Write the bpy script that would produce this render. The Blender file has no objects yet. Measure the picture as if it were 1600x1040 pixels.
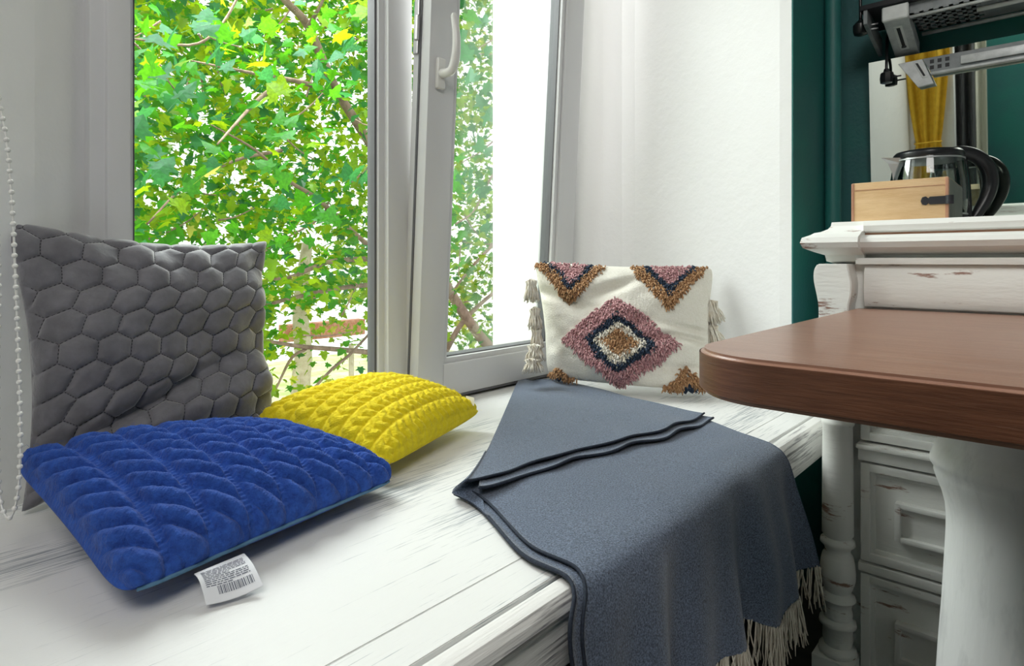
import bpy, bmesh, math, random
import numpy as np
from mathutils import Vector, Matrix, noise

random.seed(7); rng = np.random.default_rng(7)
SC = bpy.context.scene
COL = SC.collection
S = 0.49                      # seat height above the floor; everything below is modelled relative to the seat top

# ------------------------------------------------------------------ camera
F, CX, CY, H = 950.0, 800.0, 408.0, 0.35
TH = math.radians(42.0)
cs, sn = math.cos(TH), math.sin(TH)
cam_d = bpy.data.cameras.new('camera'); cam = bpy.data.objects.new('camera', cam_d); COL.objects.link(cam)
cam.location = (0, 0, H + S)
cam.rotation_euler = (math.pi / 2, 0, -math.radians(48.0))
cam_d.sensor_width = 36; cam_d.lens = F / 1600 * 36; cam_d.shift_y = -(520 - CY) / 1600
cam_d.clip_start = 0.01; cam_d.clip_end = 200
SC.camera = cam

# ------------------------------------------------------------------ world, sun, daylight, exposure
w = bpy.data.worlds.new('sky'); SC.world = w; w.use_nodes = True
bg = w.node_tree.nodes['Background']
bg.inputs[0].default_value = (1.0, 0.99, 0.95, 1); bg.inputs[1].default_value = 1.45
sun_d = bpy.data.lights.new('sun', 'SUN'); sun_d.energy = 2.3; sun_d.angle = math.radians(3); sun_d.color = (1, .96, .85)
sun = bpy.data.objects.new('sun', sun_d); COL.objects.link(sun)
sun.rotation_euler = Vector((0.45, 0.55, -1.35)).to_track_quat('-Z', 'Y').to_euler()
def area(name, loc, target, sx, sy, power, color=(1, 1, 1)):
    d = bpy.data.lights.new(name, 'AREA'); d.shape = 'RECTANGLE'; d.size = sx; d.size_y = sy; d.energy = power; d.color = color
    o = bpy.data.objects.new(name, d); COL.objects.link(o)
    o.location = (loc[0], loc[1], loc[2] + S)
    o.rotation_euler = (Vector(target) - Vector(loc)).to_track_quat('-Z', 'Y').to_euler()
    return o
area('window_daylight', (0.75, 2.3, 1.9), (0.8, 0.6, 0.0), 1.5, 1.2, 86, (1, 1, 1))
area('room_fill', (-0.6, -0.35, 1.95), (0.9, 0.1, 0.1), 1.1, 1.1, 24, (1, .97, .93))  # added fill light for the room interior, no visible fitting
SC.view_settings.view_transform = 'Standard'; SC.view_settings.look = 'None'
SC.view_settings.gamma = 1; SC.view_settings.use_curve_mapping = False
SC.view_settings.exposure = 0.36

# ------------------------------------------------------------------ helpers: photograph pixel -> point in the room
def atz(px, py, z):
    Z = F * (H - z) / (py - CY); X = (px - CX) / F * Z
    return np.array([X * cs + Z * sn * 1.0 if False else X * 0.6691 + Z * 0.7431, -X * 0.7431 + Z * 0.6691, z])
def atv(px, py, v):
    k = (px - CX) / F; Z = v / (-0.7431 * k + 0.6691)
    return np.array([Z * (0.6691 * k + 0.7431), v, H - (py - CY) / F * Z])
def atu(px, py, u):
    k = (px - CX) / F; Z = u / (0.6691 * k + 0.7431)
    return np.array([u, Z * (-0.7431 * k + 0.6691), H - (py - CY) / F * Z])

# ------------------------------------------------------------------ materials
def nn(nt, typ, **kw):
    n = nt.nodes.new(typ)
    for k, v in kw.items():
        if k.startswith('i_'):
            key = k[2:]
            n.inputs[int(key) if key.isdigit() else key.replace('_', ' ')].default_value = v
        else: setattr(n, k, v)
    return n
def ramp(nt, stops, interp='LINEAR'):
    r = nt.nodes.new('ShaderNodeValToRGB'); r.color_ramp.interpolation = interp
    e = r.color_ramp.elements
    while len(e) < len(stops): e.new(0.5)
    for el, (p, c) in zip(e, stops):
        el.position = p; el.color = (*c, 1) if len(c) == 3 else c
    return r
def mat(name, col, rough=.6, col2=None, nscale=20, stretch=(1, 1, 1), lo=.35, hi=.65, detail=4, bump=0, bscale=60, bstretch=None,
        metal=0, sheen=0, spec=.5, coat=0, mask=None, trans=0):
    m = bpy.data.materials.new(name); m.use_nodes = True; nt = m.node_tree; L = nt.links
    b = nt.nodes['Principled BSDF']
    b.inputs['Base Color'].default_value = (*col, 1); b.inputs['Roughness'].default_value = rough
    b.inputs['Metallic'].default_value = metal; b.inputs['Specular IOR Level'].default_value = spec
    b.inputs['Coat Weight'].default_value = coat
    if sheen: b.inputs['Sheen Weight'].default_value = sheen; b.inputs['Sheen Roughness'].default_value = .4
    tc = nn(nt, 'ShaderNodeTexCoord')
    if col2 is not None:
        mp = nn(nt, 'ShaderNodeMapping'); mp.inputs['Scale'].default_value = stretch; L.new(tc.outputs['Object'], mp.inputs[0])
        n = nn(nt, 'ShaderNodeTexNoise', i_Scale=nscale, i_Detail=detail, i_Roughness=.65); L.new(mp.outputs[0], n.inputs['Vector'])
        src = n.outputs[0]
        if mask:
            n2 = nn(nt, 'ShaderNodeTexNoise', i_Scale=mask[0], i_Detail=2.0); 
            mp2 = nn(nt, 'ShaderNodeMapping'); mp2.inputs['Scale'].default_value = mask[1]; L.new(tc.outputs['Object'], mp2.inputs[0]); L.new(mp2.outputs[0], n2.inputs['Vector'])
            ma = nn(nt, 'ShaderNodeMath', operation='MULTIPLY_ADD'); L.new(n2.outputs[0], ma.inputs[0]); ma.inputs[1].default_value = mask[2]; L.new(src, ma.inputs[2]); src = ma.outputs[0]
        r = ramp(nt, [(lo, col), (hi, col2)]); L.new(src, r.inputs[0]); L.new(r.outputs[0], b.inputs['Base Color'])
    if bump:
        mp = nn(nt, 'ShaderNodeMapping'); mp.inputs['Scale'].default_value = bstretch or (1, 1, 1); L.new(tc.outputs['Object'], mp.inputs[0])
        n = nn(nt, 'ShaderNodeTexNoise', i_Scale=bscale, i_Detail=4.0, i_Roughness=.6); L.new(mp.outputs[0], n.inputs['Vector'])
        bp = nn(nt, 'ShaderNodeBump', i_Strength=1.0, i_Distance=bump); L.new(n.outputs[0], bp.inputs['Height']); L.new(bp.outputs[0], b.inputs['Normal'])
    return m

M = {}
M['plaster'] = mat('white_plaster', (.86, .86, .86), .8, bump=.003, bscale=14)
M['teal'] = mat('teal_wall_paint', (.014, .165, .140), .5, (.026, .125, .130), 3, bump=.001, bscale=90)
M['mint'] = mat('pale_wall_paint', (.80, .84, .76), .8, bump=.001)
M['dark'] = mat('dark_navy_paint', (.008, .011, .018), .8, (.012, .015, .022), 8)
M['floor'] = mat('dark_floor', (.03, .026, .022), .6, (.05, .042, .035), 6, (8, 1, 1))
M['ceil'] = mat('ceiling_paint', (.78, .78, .76), .9, bump=.001)
M['pvc'] = mat('white_window_plastic', (.66, .66, .675), .32, bump=.0002, bscale=30)
M['gasket'] = mat('grey_rubber_gasket', (.12, .12, .13), .6, bump=.0002)
M['handle'] = mat('window_handle_plastic', (.72, .71, .69), .25, bump=.0001)
M['steel'] = mat('brushed_steel', (.55, .55, .56), .35, metal=.9, bump=.0002, bscale=80)
M['bracket'] = mat('galvanised_bracket_metal', (.50, .52, .53), .42, (.66, .68, .69), 30, metal=.35, bump=.0004)
M['bracketlight'] = mat('pale_bracket_cap', (.75, .77, .77), .4, (.68, .7, .7), 40, bump=.0003)
M['bracketdark'] = mat('dark_bracket_plate', (.20, .22, .23), .5, (.28, .30, .31), 24, metal=.2, bump=.0005)
M['black'] = mat('black_plastic', (.012, .012, .014), .28, bump=.0002, bscale=50)
M['blackm'] = mat('black_iron', (.015, .015, .02), .5, bump=.0004, bscale=150)
M['ply'] = mat('pale_wood', (.62, .40, .20), .5, (.74, .52, .29), 9, (1, 1, 5), detail=6, bump=.0006, bscale=60, bstretch=(1, 1, 8))
M['sideshade'] = mat('dark_greygreen_shade', (.10, .115, .10), .6, (.15, .165, .14), 20, bump=.0004)
M['plydark'] = mat('pale_wood_end', (.42, .20, .12), .55, (.5, .27, .17), 30, bump=.0004)
M['oak'] = mat('brown_wood_laminate', (.25, .125, .085), .33, (.33, .175, .120), 9, (9, 1.0, 9), lo=.3, hi=.7, detail=8, bump=.0005, bscale=30, bstretch=(14, 1, 14), coat=.08)
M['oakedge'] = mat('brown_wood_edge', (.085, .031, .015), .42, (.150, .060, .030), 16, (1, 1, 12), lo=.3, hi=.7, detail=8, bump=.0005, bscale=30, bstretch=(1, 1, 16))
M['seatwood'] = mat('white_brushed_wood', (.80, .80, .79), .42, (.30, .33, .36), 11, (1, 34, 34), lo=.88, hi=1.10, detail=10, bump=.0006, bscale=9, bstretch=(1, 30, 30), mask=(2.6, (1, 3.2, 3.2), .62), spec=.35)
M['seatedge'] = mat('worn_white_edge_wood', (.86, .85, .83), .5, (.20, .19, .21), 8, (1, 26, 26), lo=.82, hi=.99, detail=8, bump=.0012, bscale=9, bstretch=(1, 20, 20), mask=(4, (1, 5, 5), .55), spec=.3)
M['shabby'] = mat('worn_white_cabinet_paint', (.84, .84, .81), .5, (.30, .17, .13), 9, (2, 1, 6), lo=.805, hi=.86, detail=9, bump=.0012, bscale=16, bstretch=(1, 1, 5), mask=(3.5, (1, 1, 2), .35))
M['legpaint'] = mat('white_leg_paint', (.84, .84, .83), .45, (.6, .6, .6), 12, (3, 3, 1), lo=.55, hi=.9, bump=.001, bscale=12, bstretch=(3, 3, .6))
M['chain'] = mat('white_plastic_beads', (.80, .80, .78), .25, bump=.0001)
M['throw'] = mat('slate_blue_wool', (.030, .043, .072), .95, (.22, .28, .40), 480, lo=.34, hi=.76, detail=3, bump=.0012, bscale=500, sheen=.35)
M['hem'] = mat('navy_hem', (.012, .018, .035), .9, (.03, .04, .06), 300, bump=.0006, bscale=400)
M['fringe'] = mat('cream_fringe_yarn', (.62, .56, .46), .9, (.78, .72, .62), 80, bump=.0004, bscale=500)
M['cream'] = mat('cream_woven_cotton', (.80, .765, .68), .9, (.86, .83, .76), 200, bump=.0022, bscale=260, bstretch=(1, 1, 1))
M['creamyarn'] = mat('cream_yarn', (.84, .81, .74), .9, (.66, .58, .46), 60, bump=.0004, bscale=500)
M['pinkyarn'] = mat('dusty_pink_yarn', (.36, .16, .18), .9, (.70, .42, .43), 170, bump=.0004, bscale=500)
M['navyyarn'] = mat('navy_yarn', (.012, .025, .05), .9, (.03, .05, .09), 60, bump=.0004, bscale=500)
M['brownyarn'] = mat('tan_brown_yarn', (.26, .12, .05), .9, (.60, .36, .19), 170, bump=.0004, bscale=500)
M['grey'] = mat('grey_velvet', (.125, .122, .138), .75, (.18, .176, .198), 26, bump=.0008, bscale=120, sheen=1.0)
M['stitch'] = mat('grey_thread', (.025, .025, .03), .8, bump=.0001)
M['blue'] = mat('royal_blue_wool', (.010, .048, .27), .9, (.026, .105, .48), 90, lo=.3, hi=.7, bump=.0026, bscale=260, sheen=.08)
M['bluefuzz'] = mat('blue_wool_fuzz', (.03, .11, .46), .9, bump=.0001)
M['bluepale'] = mat('pale_blue_seam', (.10, .22, .36), .9, bump=.0006, bscale=400)
M['yellow'] = mat('bright_yellow_wool', (.80, .62, .004), .9, (.92, .76, .012), 90, lo=.3, hi=.7, bump=.0022, bscale=260, sheen=.05)
M['yellowfuzz'] = mat('yellow_wool_fuzz', (.9, .78, .08), .9, bump=.0001)
M['tag'] = mat('white_satin_tag', (.80, .81, .86), .5, bump=.0003, bscale=120)
M['ink'] = mat('grey_print', (.09, .10, .15), .7, bump=.0001)
M['mustard'] = mat('mustard_curtain_cloth', (.78, .47, .03), .8, (.66, .38, .02), 30, bump=.0006, bscale=300)
M['voile'] = mat('white_curtain_cloth', (.80, .78, .68), .85, bump=.0005, bscale=300)
M['drape'] = mat('charcoal_curtain_cloth', (.05, .05, .055), .85, (.07, .07, .075), 20, bump=.0006, bscale=300)
M['bark'] = mat('brown_bark', (.16, .105, .075), .85, (.30, .21, .16), 22, (1, 1, .3), bump=.006, bscale=40)
M['palebark'] = mat('pale_bark', (.46, .38, .28), .85, (.62, .55, .44), 12, bump=.006, bscale=30)
M['ground'] = mat('sandy_ground', (.55, .50, .40), .95, (.32, .42, .14), 1.3, bump=.01, bscale=6)
M['stucco'] = mat('white_exterior_plaster', (.92, .92, .90), .9, bump=.002, bscale=60)
M['redbloom'] = mat('red_brick_garden_wall', (.42, .14, .09), .8, (.6, .3, .22), 14, bump=.003)

def leafmat(name, c, t, mixf=.5):
    m = bpy.data.materials.new(name); m.use_nodes = True; nt = m.node_tree; L = nt.links
    nt.nodes.remove(nt.nodes['Principled BSDF']); out = nt.nodes['Material Output']
    geo = nn(nt, 'ShaderNodeTexCoord'); n = nn(nt, 'ShaderNodeTexNoise', i_Scale=9.0, i_Detail=3.0); L.new(geo.outputs['Object'], n.inputs['Vector'])
    def rr(col):
        r = ramp(nt, [(.3, tuple(x * .62 for x in col)), (.7, tuple(min(1, x * 1.25) for x in col))]); L.new(n.outputs[0], r.inputs[0]); return r.outputs[0]
    d = nn(nt, 'ShaderNodeBsdfDiffuse'); L.new(rr(c), d.inputs[0])
    tr = nn(nt, 'ShaderNodeBsdfTranslucent'); L.new(rr(t), tr.inputs[0])
    g = nn(nt, 'ShaderNodeBsdfGlossy', i_Roughness=.35); g.inputs[0].default_value = (.8, .9, .95, 1)
    mx = nn(nt, 'ShaderNodeMixShader', i_0=mixf); L.new(d.outputs[0], mx.inputs[1]); L.new(tr.outputs[0], mx.inputs[2])
    m2 = nn(nt, 'ShaderNodeMixShader', i_0=.018); L.new(mx.outputs[0], m2.inputs[1]); L.new(g.outputs[0], m2.inputs[2])
    L.new(m2.outputs[0], out.inputs[0]); return m
M['leaf0'] = leafmat('green_leaf', (.032, .20, .010), (.10, .36, .008))
M['leaf1'] = leafmat('lime_leaf', (.14, .30, .010), (.36, .50, .008))
M['leaf2'] = leafmat('cool_green_leaf', (.03, .15, .05), (.06, .27, .06))
M['leaf3'] = leafmat('yellow_leaf', (.50, .50, .08), (.75, .70, .10))

def glassmat(name, tint, refl, rough=0.02):
    m = bpy.data.materials.new(name); m.use_nodes = True; nt = m.node_tree; L = nt.links
    nt.nodes.remove(nt.nodes['Principled BSDF']); out = nt.nodes['Material Output']
    t = nn(nt, 'ShaderNodeBsdfTransparent'); t.inputs[0].default_value = (*tint, 1)
    g = nn(nt, 'ShaderNodeBsdfGlossy', i_Roughness=rough); fr = nn(nt, 'ShaderNodeFresnel', i_IOR=1.45)
    n = nn(nt, 'ShaderNodeTexNoise', i_Scale=2.0); bp = nn(nt, 'ShaderNodeBump', i_Distance=.0004); L.new(n.outputs[0], bp.inputs['Height']); L.new(bp.outputs[0], g.inputs['Normal'])
    ma = nn(nt, 'ShaderNodeMath', operation='MULTIPLY'); ma.inputs[1].default_value = refl; L.new(fr.outputs[0], ma.inputs[0])
    mx = nn(nt, 'ShaderNodeMixShader'); L.new(ma.outputs[0], mx.inputs[0]); L.new(t.outputs[0], mx.inputs[1]); L.new(g.outputs[0], mx.inputs[2])
    L.new(mx.outputs[0], out.inputs[0]); return m
M['glass'] = glassmat('window_glass', (.95, .985, .97), .35)
M['kglass'] = glassmat('kettle_glass', (.82, .86, .86), 2.2, .03)
mm = mat('silvered_mirror', (.82, .90, .83), .015, metal=1.0); M['mirror'] = mm

# ------------------------------------------------------------------ object helpers
WL = {}     # world location (relative frame) of every object
def link(o, parent, loc):
    COL.objects.link(o); WL[o.name] = Vector(loc)
    if parent is not None:
        o.parent = parent; o.location = Vector(loc) - WL[parent.name]
    else: o.location = Vector(loc)
def thing(name, loc, label=None, cat=None, group=None, kind=None):
    o = bpy.data.objects.new(name, None); o.empty_display_size = .05
    link(o, None, loc); tag(o, label, cat, group, kind); return o
def tag(o, label=None, cat=None, group=None, kind=None):
    if label: o['label'] = label
    if cat: o['category'] = cat
    if group: o['group'] = group
    if kind: o['kind'] = kind
    return o
def mobj(name, V, Fc, m, parent=None, smooth=True, kind=None, label=None, mats=None, midx=None, sharp=None):
    V = np.asarray(V, dtype=float).reshape(-1, 3)
    c = (V.min(0) + V.max(0)) / 2
    if parent is None: c[2] = V[:, 2].min()
    me = bpy.data.meshes.new(name)
    me.from_pydata((V - c).tolist(), [], Fc if isinstance(Fc, list) else Fc.tolist())
    for mt in (mats or [m]): me.materials.append(mt)
    if midx is not None: me.polygons.foreach_set('material_index', np.asarray(midx, dtype=np.int32))
    if smooth:
        me.polygons.foreach_set('use_smooth', [True] * len(me.polygons))
        if sharp: me.set_sharp_from_angle(angle=math.radians(sharp))
    me.update()
    o = bpy.data.objects.new(name, me); link(o, parent, c)
    if kind: o['kind'] = kind
    if label: o['label'] = label
    return o
class MB:
    "collects bevelled boxes, prisms, lathes; build() links ONE mesh"
    def __init__(s): s.bm = bmesh.new()
    def _xf(s, vs, mtx):
        if mtx is not None: bmesh.ops.transform(s.bm, matrix=mtx, verts=vs)
    def box(s, lo, hi, bev=0, seg=2, mtx=None):
        t = bmesh.new(); r = bmesh.ops.create_cube(t, size=1)
        lo = Vector(lo); hi = Vector(hi)
        for v in t.verts: v.co = Vector(((v.co.x + .5) * (hi.x - lo.x) + lo.x, (v.co.y + .5) * (hi.y - lo.y) + lo.y, (v.co.z + .5) * (hi.z - lo.z) + lo.z))
        if bev: bmesh.ops.bevel(t, geom=t.edges[:], offset=bev, segments=seg, affect='EDGES', profile=.6)
        s.merge(t, mtx); return s
    def merge(s, t, mtx=None):
        if mtx is not None: bmesh.ops.transform(t, matrix=mtx, verts=t.verts[:])
        me = bpy.data.meshes.new('tmp'); t.to_mesh(me); t.free(); s.bm.from_mesh(me); bpy.data.meshes.remove(me)
    def prism(s, pts, axis, a, b, bev=0, seg=2, mtx=None):
        "2D outline extruded along axis (0,1,2) from a to b; outline coords fill the remaining axes in order"
        t = bmesh.new(); rest = [i for i in range(3) if i != axis]
        vs = []
        for p in pts:
            c = [0, 0, 0]; c[axis] = a; c[rest[0]] = p[0]; c[rest[1]] = p[1]; vs.append(t.verts.new(c))
        f = t.faces.new(vs); r = bmesh.ops.extrude_face_region(t, geom=[f])
        d = [0, 0, 0]; d[axis] = b - a
        bmesh.ops.translate(t, verts=[g for g in r['geom'] if isinstance(g, bmesh.types.BMVert)], vec=d)
        bmesh.ops.recalc_face_normals(t, faces=t.faces[:])
        if bev: bmesh.ops.bevel(t, geom=[e for e in t.edges if e.calc_face_angle(0) > .5], offset=bev, segments=seg, affect='EDGES')
        s.merge(t, mtx); return s
    def lathe(s, prof, c, n=40, mtx=None, a0=0, a1=2 * math.pi):
        "profile (r,z) list around vertical axis through c"
        t = bmesh.new(); full = abs(a1 - a0 - 2 * math.pi) < 1e-6; rows = []
        for r, z in prof:
            rows.append([t.verts.new((c[0] + r * math.cos(a0 + (a1 - a0) * k / n), c[1] + r * math.sin(a0 + (a1 - a0) * k / n), z)) for k in range(n if full else n + 1)])
        for r0, r1 in zip(rows, rows[1:]):
            K = len(r0)
            for k in range(K if full else K - 1):
                t.faces.new((r0[k], r0[(k + 1) % K], r1[(k + 1) % K], r1[k]))
        if full:
            if prof[0][0] > 1e-4: t.faces.new(rows[0][::-1])
            if prof[-1][0] > 1e-4: t.faces.new(rows[-1])
        bmesh.ops.remove_doubles(t, verts=t.verts[:], dist=1e-6); bmesh.ops.recalc_face_normals(t, faces=t.faces[:])
        s.merge(t, mtx); return s
    def build(s, name, m, parent=None, sharp=28, **kw):
        V = [v.co[:] for v in s.bm.verts]; s.bm.verts.index_update()
        Fc = [[v.index for v in f.verts] for f in s.bm.faces]; s.bm.free()
        return mobj(name, V, Fc, m, parent, sharp=sharp, **kw)

def crv(pts, n):
    "Catmull-Rom through points, n samples"
    P = np.asarray(pts, float); K = len(P)
    Q = np.vstack([2 * P[0] - P[1], P, 2 * P[-1] - P[-2]])
    t = np.linspace(0, K - 1 - 1e-9, n); i = t.astype(int); f = (t - i)[:, None]
    a, b, c, d = Q[i], Q[i + 1], Q[i + 2], Q[i + 3]
    return .5 * ((2 * b) + (-a + c) * f + (2 * a - 5 * b + 4 * c - d) * f ** 2 + (-a + 3 * b - 3 * c + d) * f ** 3)
def strands(P, r, sides=3):
    "P (M,K,3) centre lines, r (K,) or (M,K) radii -> verts, faces"
    P = np.asarray(P, float); Mn, K, _ = P.shape
    r = np.broadcast_to(np.asarray(r, float), (Mn, K))
    T = np.gradient(P, axis=1); T /= np.linalg.norm(T, axis=2, keepdims=True) + 1e-12
    m = T.mean(1); ref = np.where(np.abs(m[:, 2:3]) < .8 * np.linalg.norm(m, axis=1, keepdims=True) + 1e-9, np.array([[0, 0, 1.]]), np.array([[1., 0, 0]]))
    A = np.cross(T, ref[:, None, :]); A /= np.linalg.norm(A, axis=2, keepdims=True) + 1e-12
    B = np.cross(T, A)
    ang = np.arange(sides) * 2 * math.pi / sides
    V = P[:, :, None, :] + r[:, :, None, None] * (np.cos(ang)[None, None, :, None] * A[:, :, None, :] + np.sin(ang)[None, None, :, None] * B[:, :, None, :])
    base = (np.arange(Mn) * K * sides)[:, None, None] + (np.arange(K - 1) * sides)[None, :, None]
    s0 = np.arange(sides)[None, None, :]; s1 = (np.arange(sides) + 1) % sides; s1 = s1[None, None, :]
    q = np.stack(np.broadcast_arrays(base + s0, base + s1, base + sides + s1, base + sides + s0), -1).reshape(-1, 4)
    Fc = q.tolist()
    if sides >= 3 and Mn < 400:
        for k in range(Mn):
            b0 = k * K * sides
            Fc.append(list(range(b0, b0 + sides))[::-1]); Fc.append(list(range(b0 + (K - 1) * sides, b0 + K * sides)))
    return V.reshape(-1, 3), Fc
def tube(name, pts, r, m, parent=None, n=24, sides=8, smooth=True, **kw):
    P = crv(pts, n) if n else np.asarray(pts, float)
    if not np.isscalar(r): r = np.interp(np.linspace(0, 1, len(P)), np.linspace(0, 1, len(r)), r)[None, :]
    V, Fc = strands(P[None], r, sides); return mobj(name, V, Fc, m, parent, **kw)
def gridfaces(n, m, off=0, flip=False):
    i, j = np.meshgrid(np.arange(n - 1), np.arange(m - 1), indexing='ij')
    a = off + i * m + j; q = np.stack([a, a + m, a + m + 1, a + 1], -1).reshape(-1, 4)
    return q[:, ::-1] if flip else q
def vnoise(x, y, sc, seed=0):
    "cheap smooth value noise on arrays"
    r = np.random.default_rng(seed); T = r.random((64, 64))
    X = x * sc + 100.3; Y = y * sc + 57.7; i = np.floor(X).astype(int); j = np.floor(Y).astype(int); f = X - i; g = Y - j
    f = f * f * (3 - 2 * f); g = g * g * (3 - 2 * g)
    t = lambda a, b: T[a % 64, b % 64]
    return (t(i, j) * (1 - f) + t(i + 1, j) * f) * (1 - g) + (t(i, j + 1) * (1 - f) + t(i + 1, j + 1) * f) * g - .5

# ================================================================== THE SETTING
def quadwall(name, pts, m, thick, **kw):
    P = np.asarray(pts, float); nrm = np.cross(P[1] - P[0], P[3] - P[0]); nrm /= np.linalg.norm(nrm)
    V = np.vstack([P, P - nrm * thick])
    Fc = [[0, 1, 2, 3], [7, 6, 5, 4]] + [[i, i + 4, (i + 1) % 4 + 4, (i + 1) % 4] for i in range(4)]
    return tag(mobj(name, V, Fc, m, None, smooth=False), kind='structure', **kw)
CEILZ, WT = 2.11, 1.62
MB().box((-1.3, -2.6, -S - .05), (2.4, 1.0, -S)).build('floor', M['floor'], kind='structure')
MB().box((-1.3, -2.6, CEILZ), (2.4, .5, CEILZ + .05)).build('ceiling', M['ceil'], kind='structure')
# right reveal of the window niche, in two flat runs
A0, B0, C0 = (1.60, 1.235), (1.674, 1.007), (1.608, .5)
def wallrun(name, pts, z0, z1, m, thick=.05, side=1):
    "vertical wall following plan points; thickness to one side"
    P = [Vector(p) for p in pts]; n = len(P); off = []
    for i in range(n):
        d = (P[min(i + 1, n - 1)] - P[max(i - 1, 0)]).normalized(); off.append(P[i] + Vector((d.y, -d.x)) * thick * side)
    V = [(p.x, p.y, z) for z in (z0, z1) for p in P] + [(p.x, p.y, z) for z in (z0, z1) for p in off]
    Fc = []
    for i in range(n - 1):
        Fc += [[i, i + 1, n + i + 1, n + i], [2 * n + i, 3 * n + i, 3 * n + i + 1, 2 * n + i + 1], [i, 2 * n + i, 2 * n + i + 1, i + 1], [n + i, n + i + 1, 3 * n + i + 1, 3 * n + i]]
    Fc += [[0, n, 3 * n, 2 * n], [n - 1, 3 * n - 1, 4 * n - 1, 2 * n - 1]]
    o = mobj(name, V, Fc, m, None, smooth=False); o['kind'] = 'structure'
    bm = bmesh.new(); bm.from_mesh(o.data); bmesh.ops.recalc_face_normals(bm, faces=bm.faces[:]); bm.to_mesh(o.data); bm.free()
    return o
wallrun('wall_right', [A0, (1.648, 1.09), (1.664, 1.03), (1.668, .985), (1.662, .90), (1.608, .53), (1.608, .501)], -S, WT, M['plaster'], .05, -1)
wallrun('wall_far', [(1.6082, .4975), (2.06, .4975)], -S, CEILZ, M['teal'], .010, -1)
wallrun('wall_cabinet_side', [(2.06, .5), (2.06, -2.6)], -S, CEILZ, M['teal'], .05, -1)
wallrun('wall_left', [(-.80, .72), (-.35, .86), (.0, 1.02), (.20, 1.15), (.278, 1.215)], -S, WT, M['plaster'], .05, -1)
wallrun('wall_left_return', [(-.80, .50), (-.80, .72)], -S, WT, M['plaster'], .05, -1)
wallrun('wall_window_side', [(-1.2, .50), (-.80, .50)], -S, CEILZ, M['plaster'], .05, -1)
wallrun('wall_opposite', [(-1.2, -2.6), (-1.2, .50)], -S, CEILZ, M['teal'], .05, -1)
wallrun('wall_behind', [(2.06, -2.6), (-1.2, -2.6)], -S, CEILZ, M['plaster'], .05, -1)
MB().box((-.80, .5, WT), (1.66, .56, CEILZ)).build('wall_above_niche', M['plaster'], kind='structure')
MB().box((-.85, .5, WT), (1.72, 1.26, WT + .05)).build('ceiling_niche', M['plaster'], kind='structure')
# a reveal on the outside of the opening, lit by the sun
MB().box((1.585, 1.236, -.3), (1.80, 1.52, 2.6)).build('wall_outer_right', M['stucco'], kind='structure')
MB().box((.10, 1.236, -.3), (.275, 1.50, 2.6)).build('wall_outer_left', M['stucco'], kind='structure')
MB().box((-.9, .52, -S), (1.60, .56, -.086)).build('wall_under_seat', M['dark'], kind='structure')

# teal pipe in the corner
g = tag(MB().lathe([(.021, -S), (.021, CEILZ - .001)], (1.885, .476), 24).build('heating_pipe', M['teal']), 'teal painted vertical pipe in the corner beside the cabinet', 'pipe')

# ------------------------------------------------------------------ window
win = thing('window_1', (.9, 1.2, 0), kind='structure')
WV0, WV1 = 1.185, 1.235
f = MB()
f.box((.278, WV0, 0), (.342, WV1, WT - .001), .004); f.box((1.545, WV0, 0), (1.62, WV1, WT - .001), .004)
f.box((.30, WV0, 0), (1.6, WV1, .045), .004); f.box((.30, WV0, WT - .06), (1.6, WV1, WT - .001), .004)
f.box((.300, WV0 - .012, 0), (.335, WV0 + .01, WT - .001), .003)
f.box((1.53, WV0 + .012, .02), (1.56, WV1, WT - .02), .002)
f.build('window_frame', M['pvc'], win)
f = MB(); f.box((.868, WV0 - .012, .04), (.94, WV1, WT - .05), .005); f.box((.852, WV0 + .004, .045), (.872, WV1 - .008, WT - .06), .003); f.build('mullion', M['pvc'], win)
f = MB(); f.box((.342, WV0 + .012, .045), (.347, WV1 - .01, WT - .06)); f.box((.846, WV0 + .012, .045), (.852, WV1 - .01, WT - .06)); f.box((.342, WV0 + .012, .045), (.85, WV1 - .01, .05)); f.build('gasket', M['gasket'], win)
MB().box((.345, 1.208, .048), (.85, 1.214, WT - .062)).build('window_pane', M['glass'], win)
# tilted sash: hinged along its bottom edge, leaning into the room
PV = Vector((0, 1.155, .012)); TILT = Matrix.Translation(PV) @ Matrix.Rotation(math.radians(3.25), 4, 'X') @ Matrix.Translation(-PV)
su0, su1, sz0, sz1, sv0, sv1 = .922, 1.52, .014, WT - .05, 1.135, 1.195
sash = MB()
def sbox(lo, hi, bev=.004): sash.box(lo, hi, bev, 2, TILT)
W = .082
sbox((su0, sv0, sz0), (su0 + W, sv1, sz1)); sbox((su1 - W, sv0, sz0), (su1, sv1, sz1)); sbox((su0 + W, sv0, sz0), (su1 - W, sv1, sz0 + .082)); sbox((su0 + W, sv0, sz1 - W), (su1 - W, sv1, sz1))
for lo, hi in (((su0 + W, sv0 + .008, sz0 + W), (su0 + W + .016, sv1, sz1 - W)), ((su1 - W - .016, sv0 + .008, sz0 + W), (su1 - W, sv1, sz1 - W)), ((su0 + W, sv0 + .008, sz0 + .08), (su1 - W, sv1, sz0 + W + .014))): sbox(lo, hi, .003)
so = sash.build('sash', M['pvc'], win)
g = MB()
g.box((su0 + W + .014, sv0 + .018, sz0 + W + .012), (su0 + W + .019, sv1 - .01, sz1 - W), 0, 2, TILT); g.box((su1 - W - .019, sv0 + .018, sz0 + W + .012), (su1 - W - .014, sv1 - .01, sz1 - W), 0, 2, TILT); g.box((su0 + W + .014, sv0 + .018, sz0 + W + .012), (su1 - W - .014, sv1 - .01, sz0 + W + .017), 0, 2, TILT)
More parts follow.
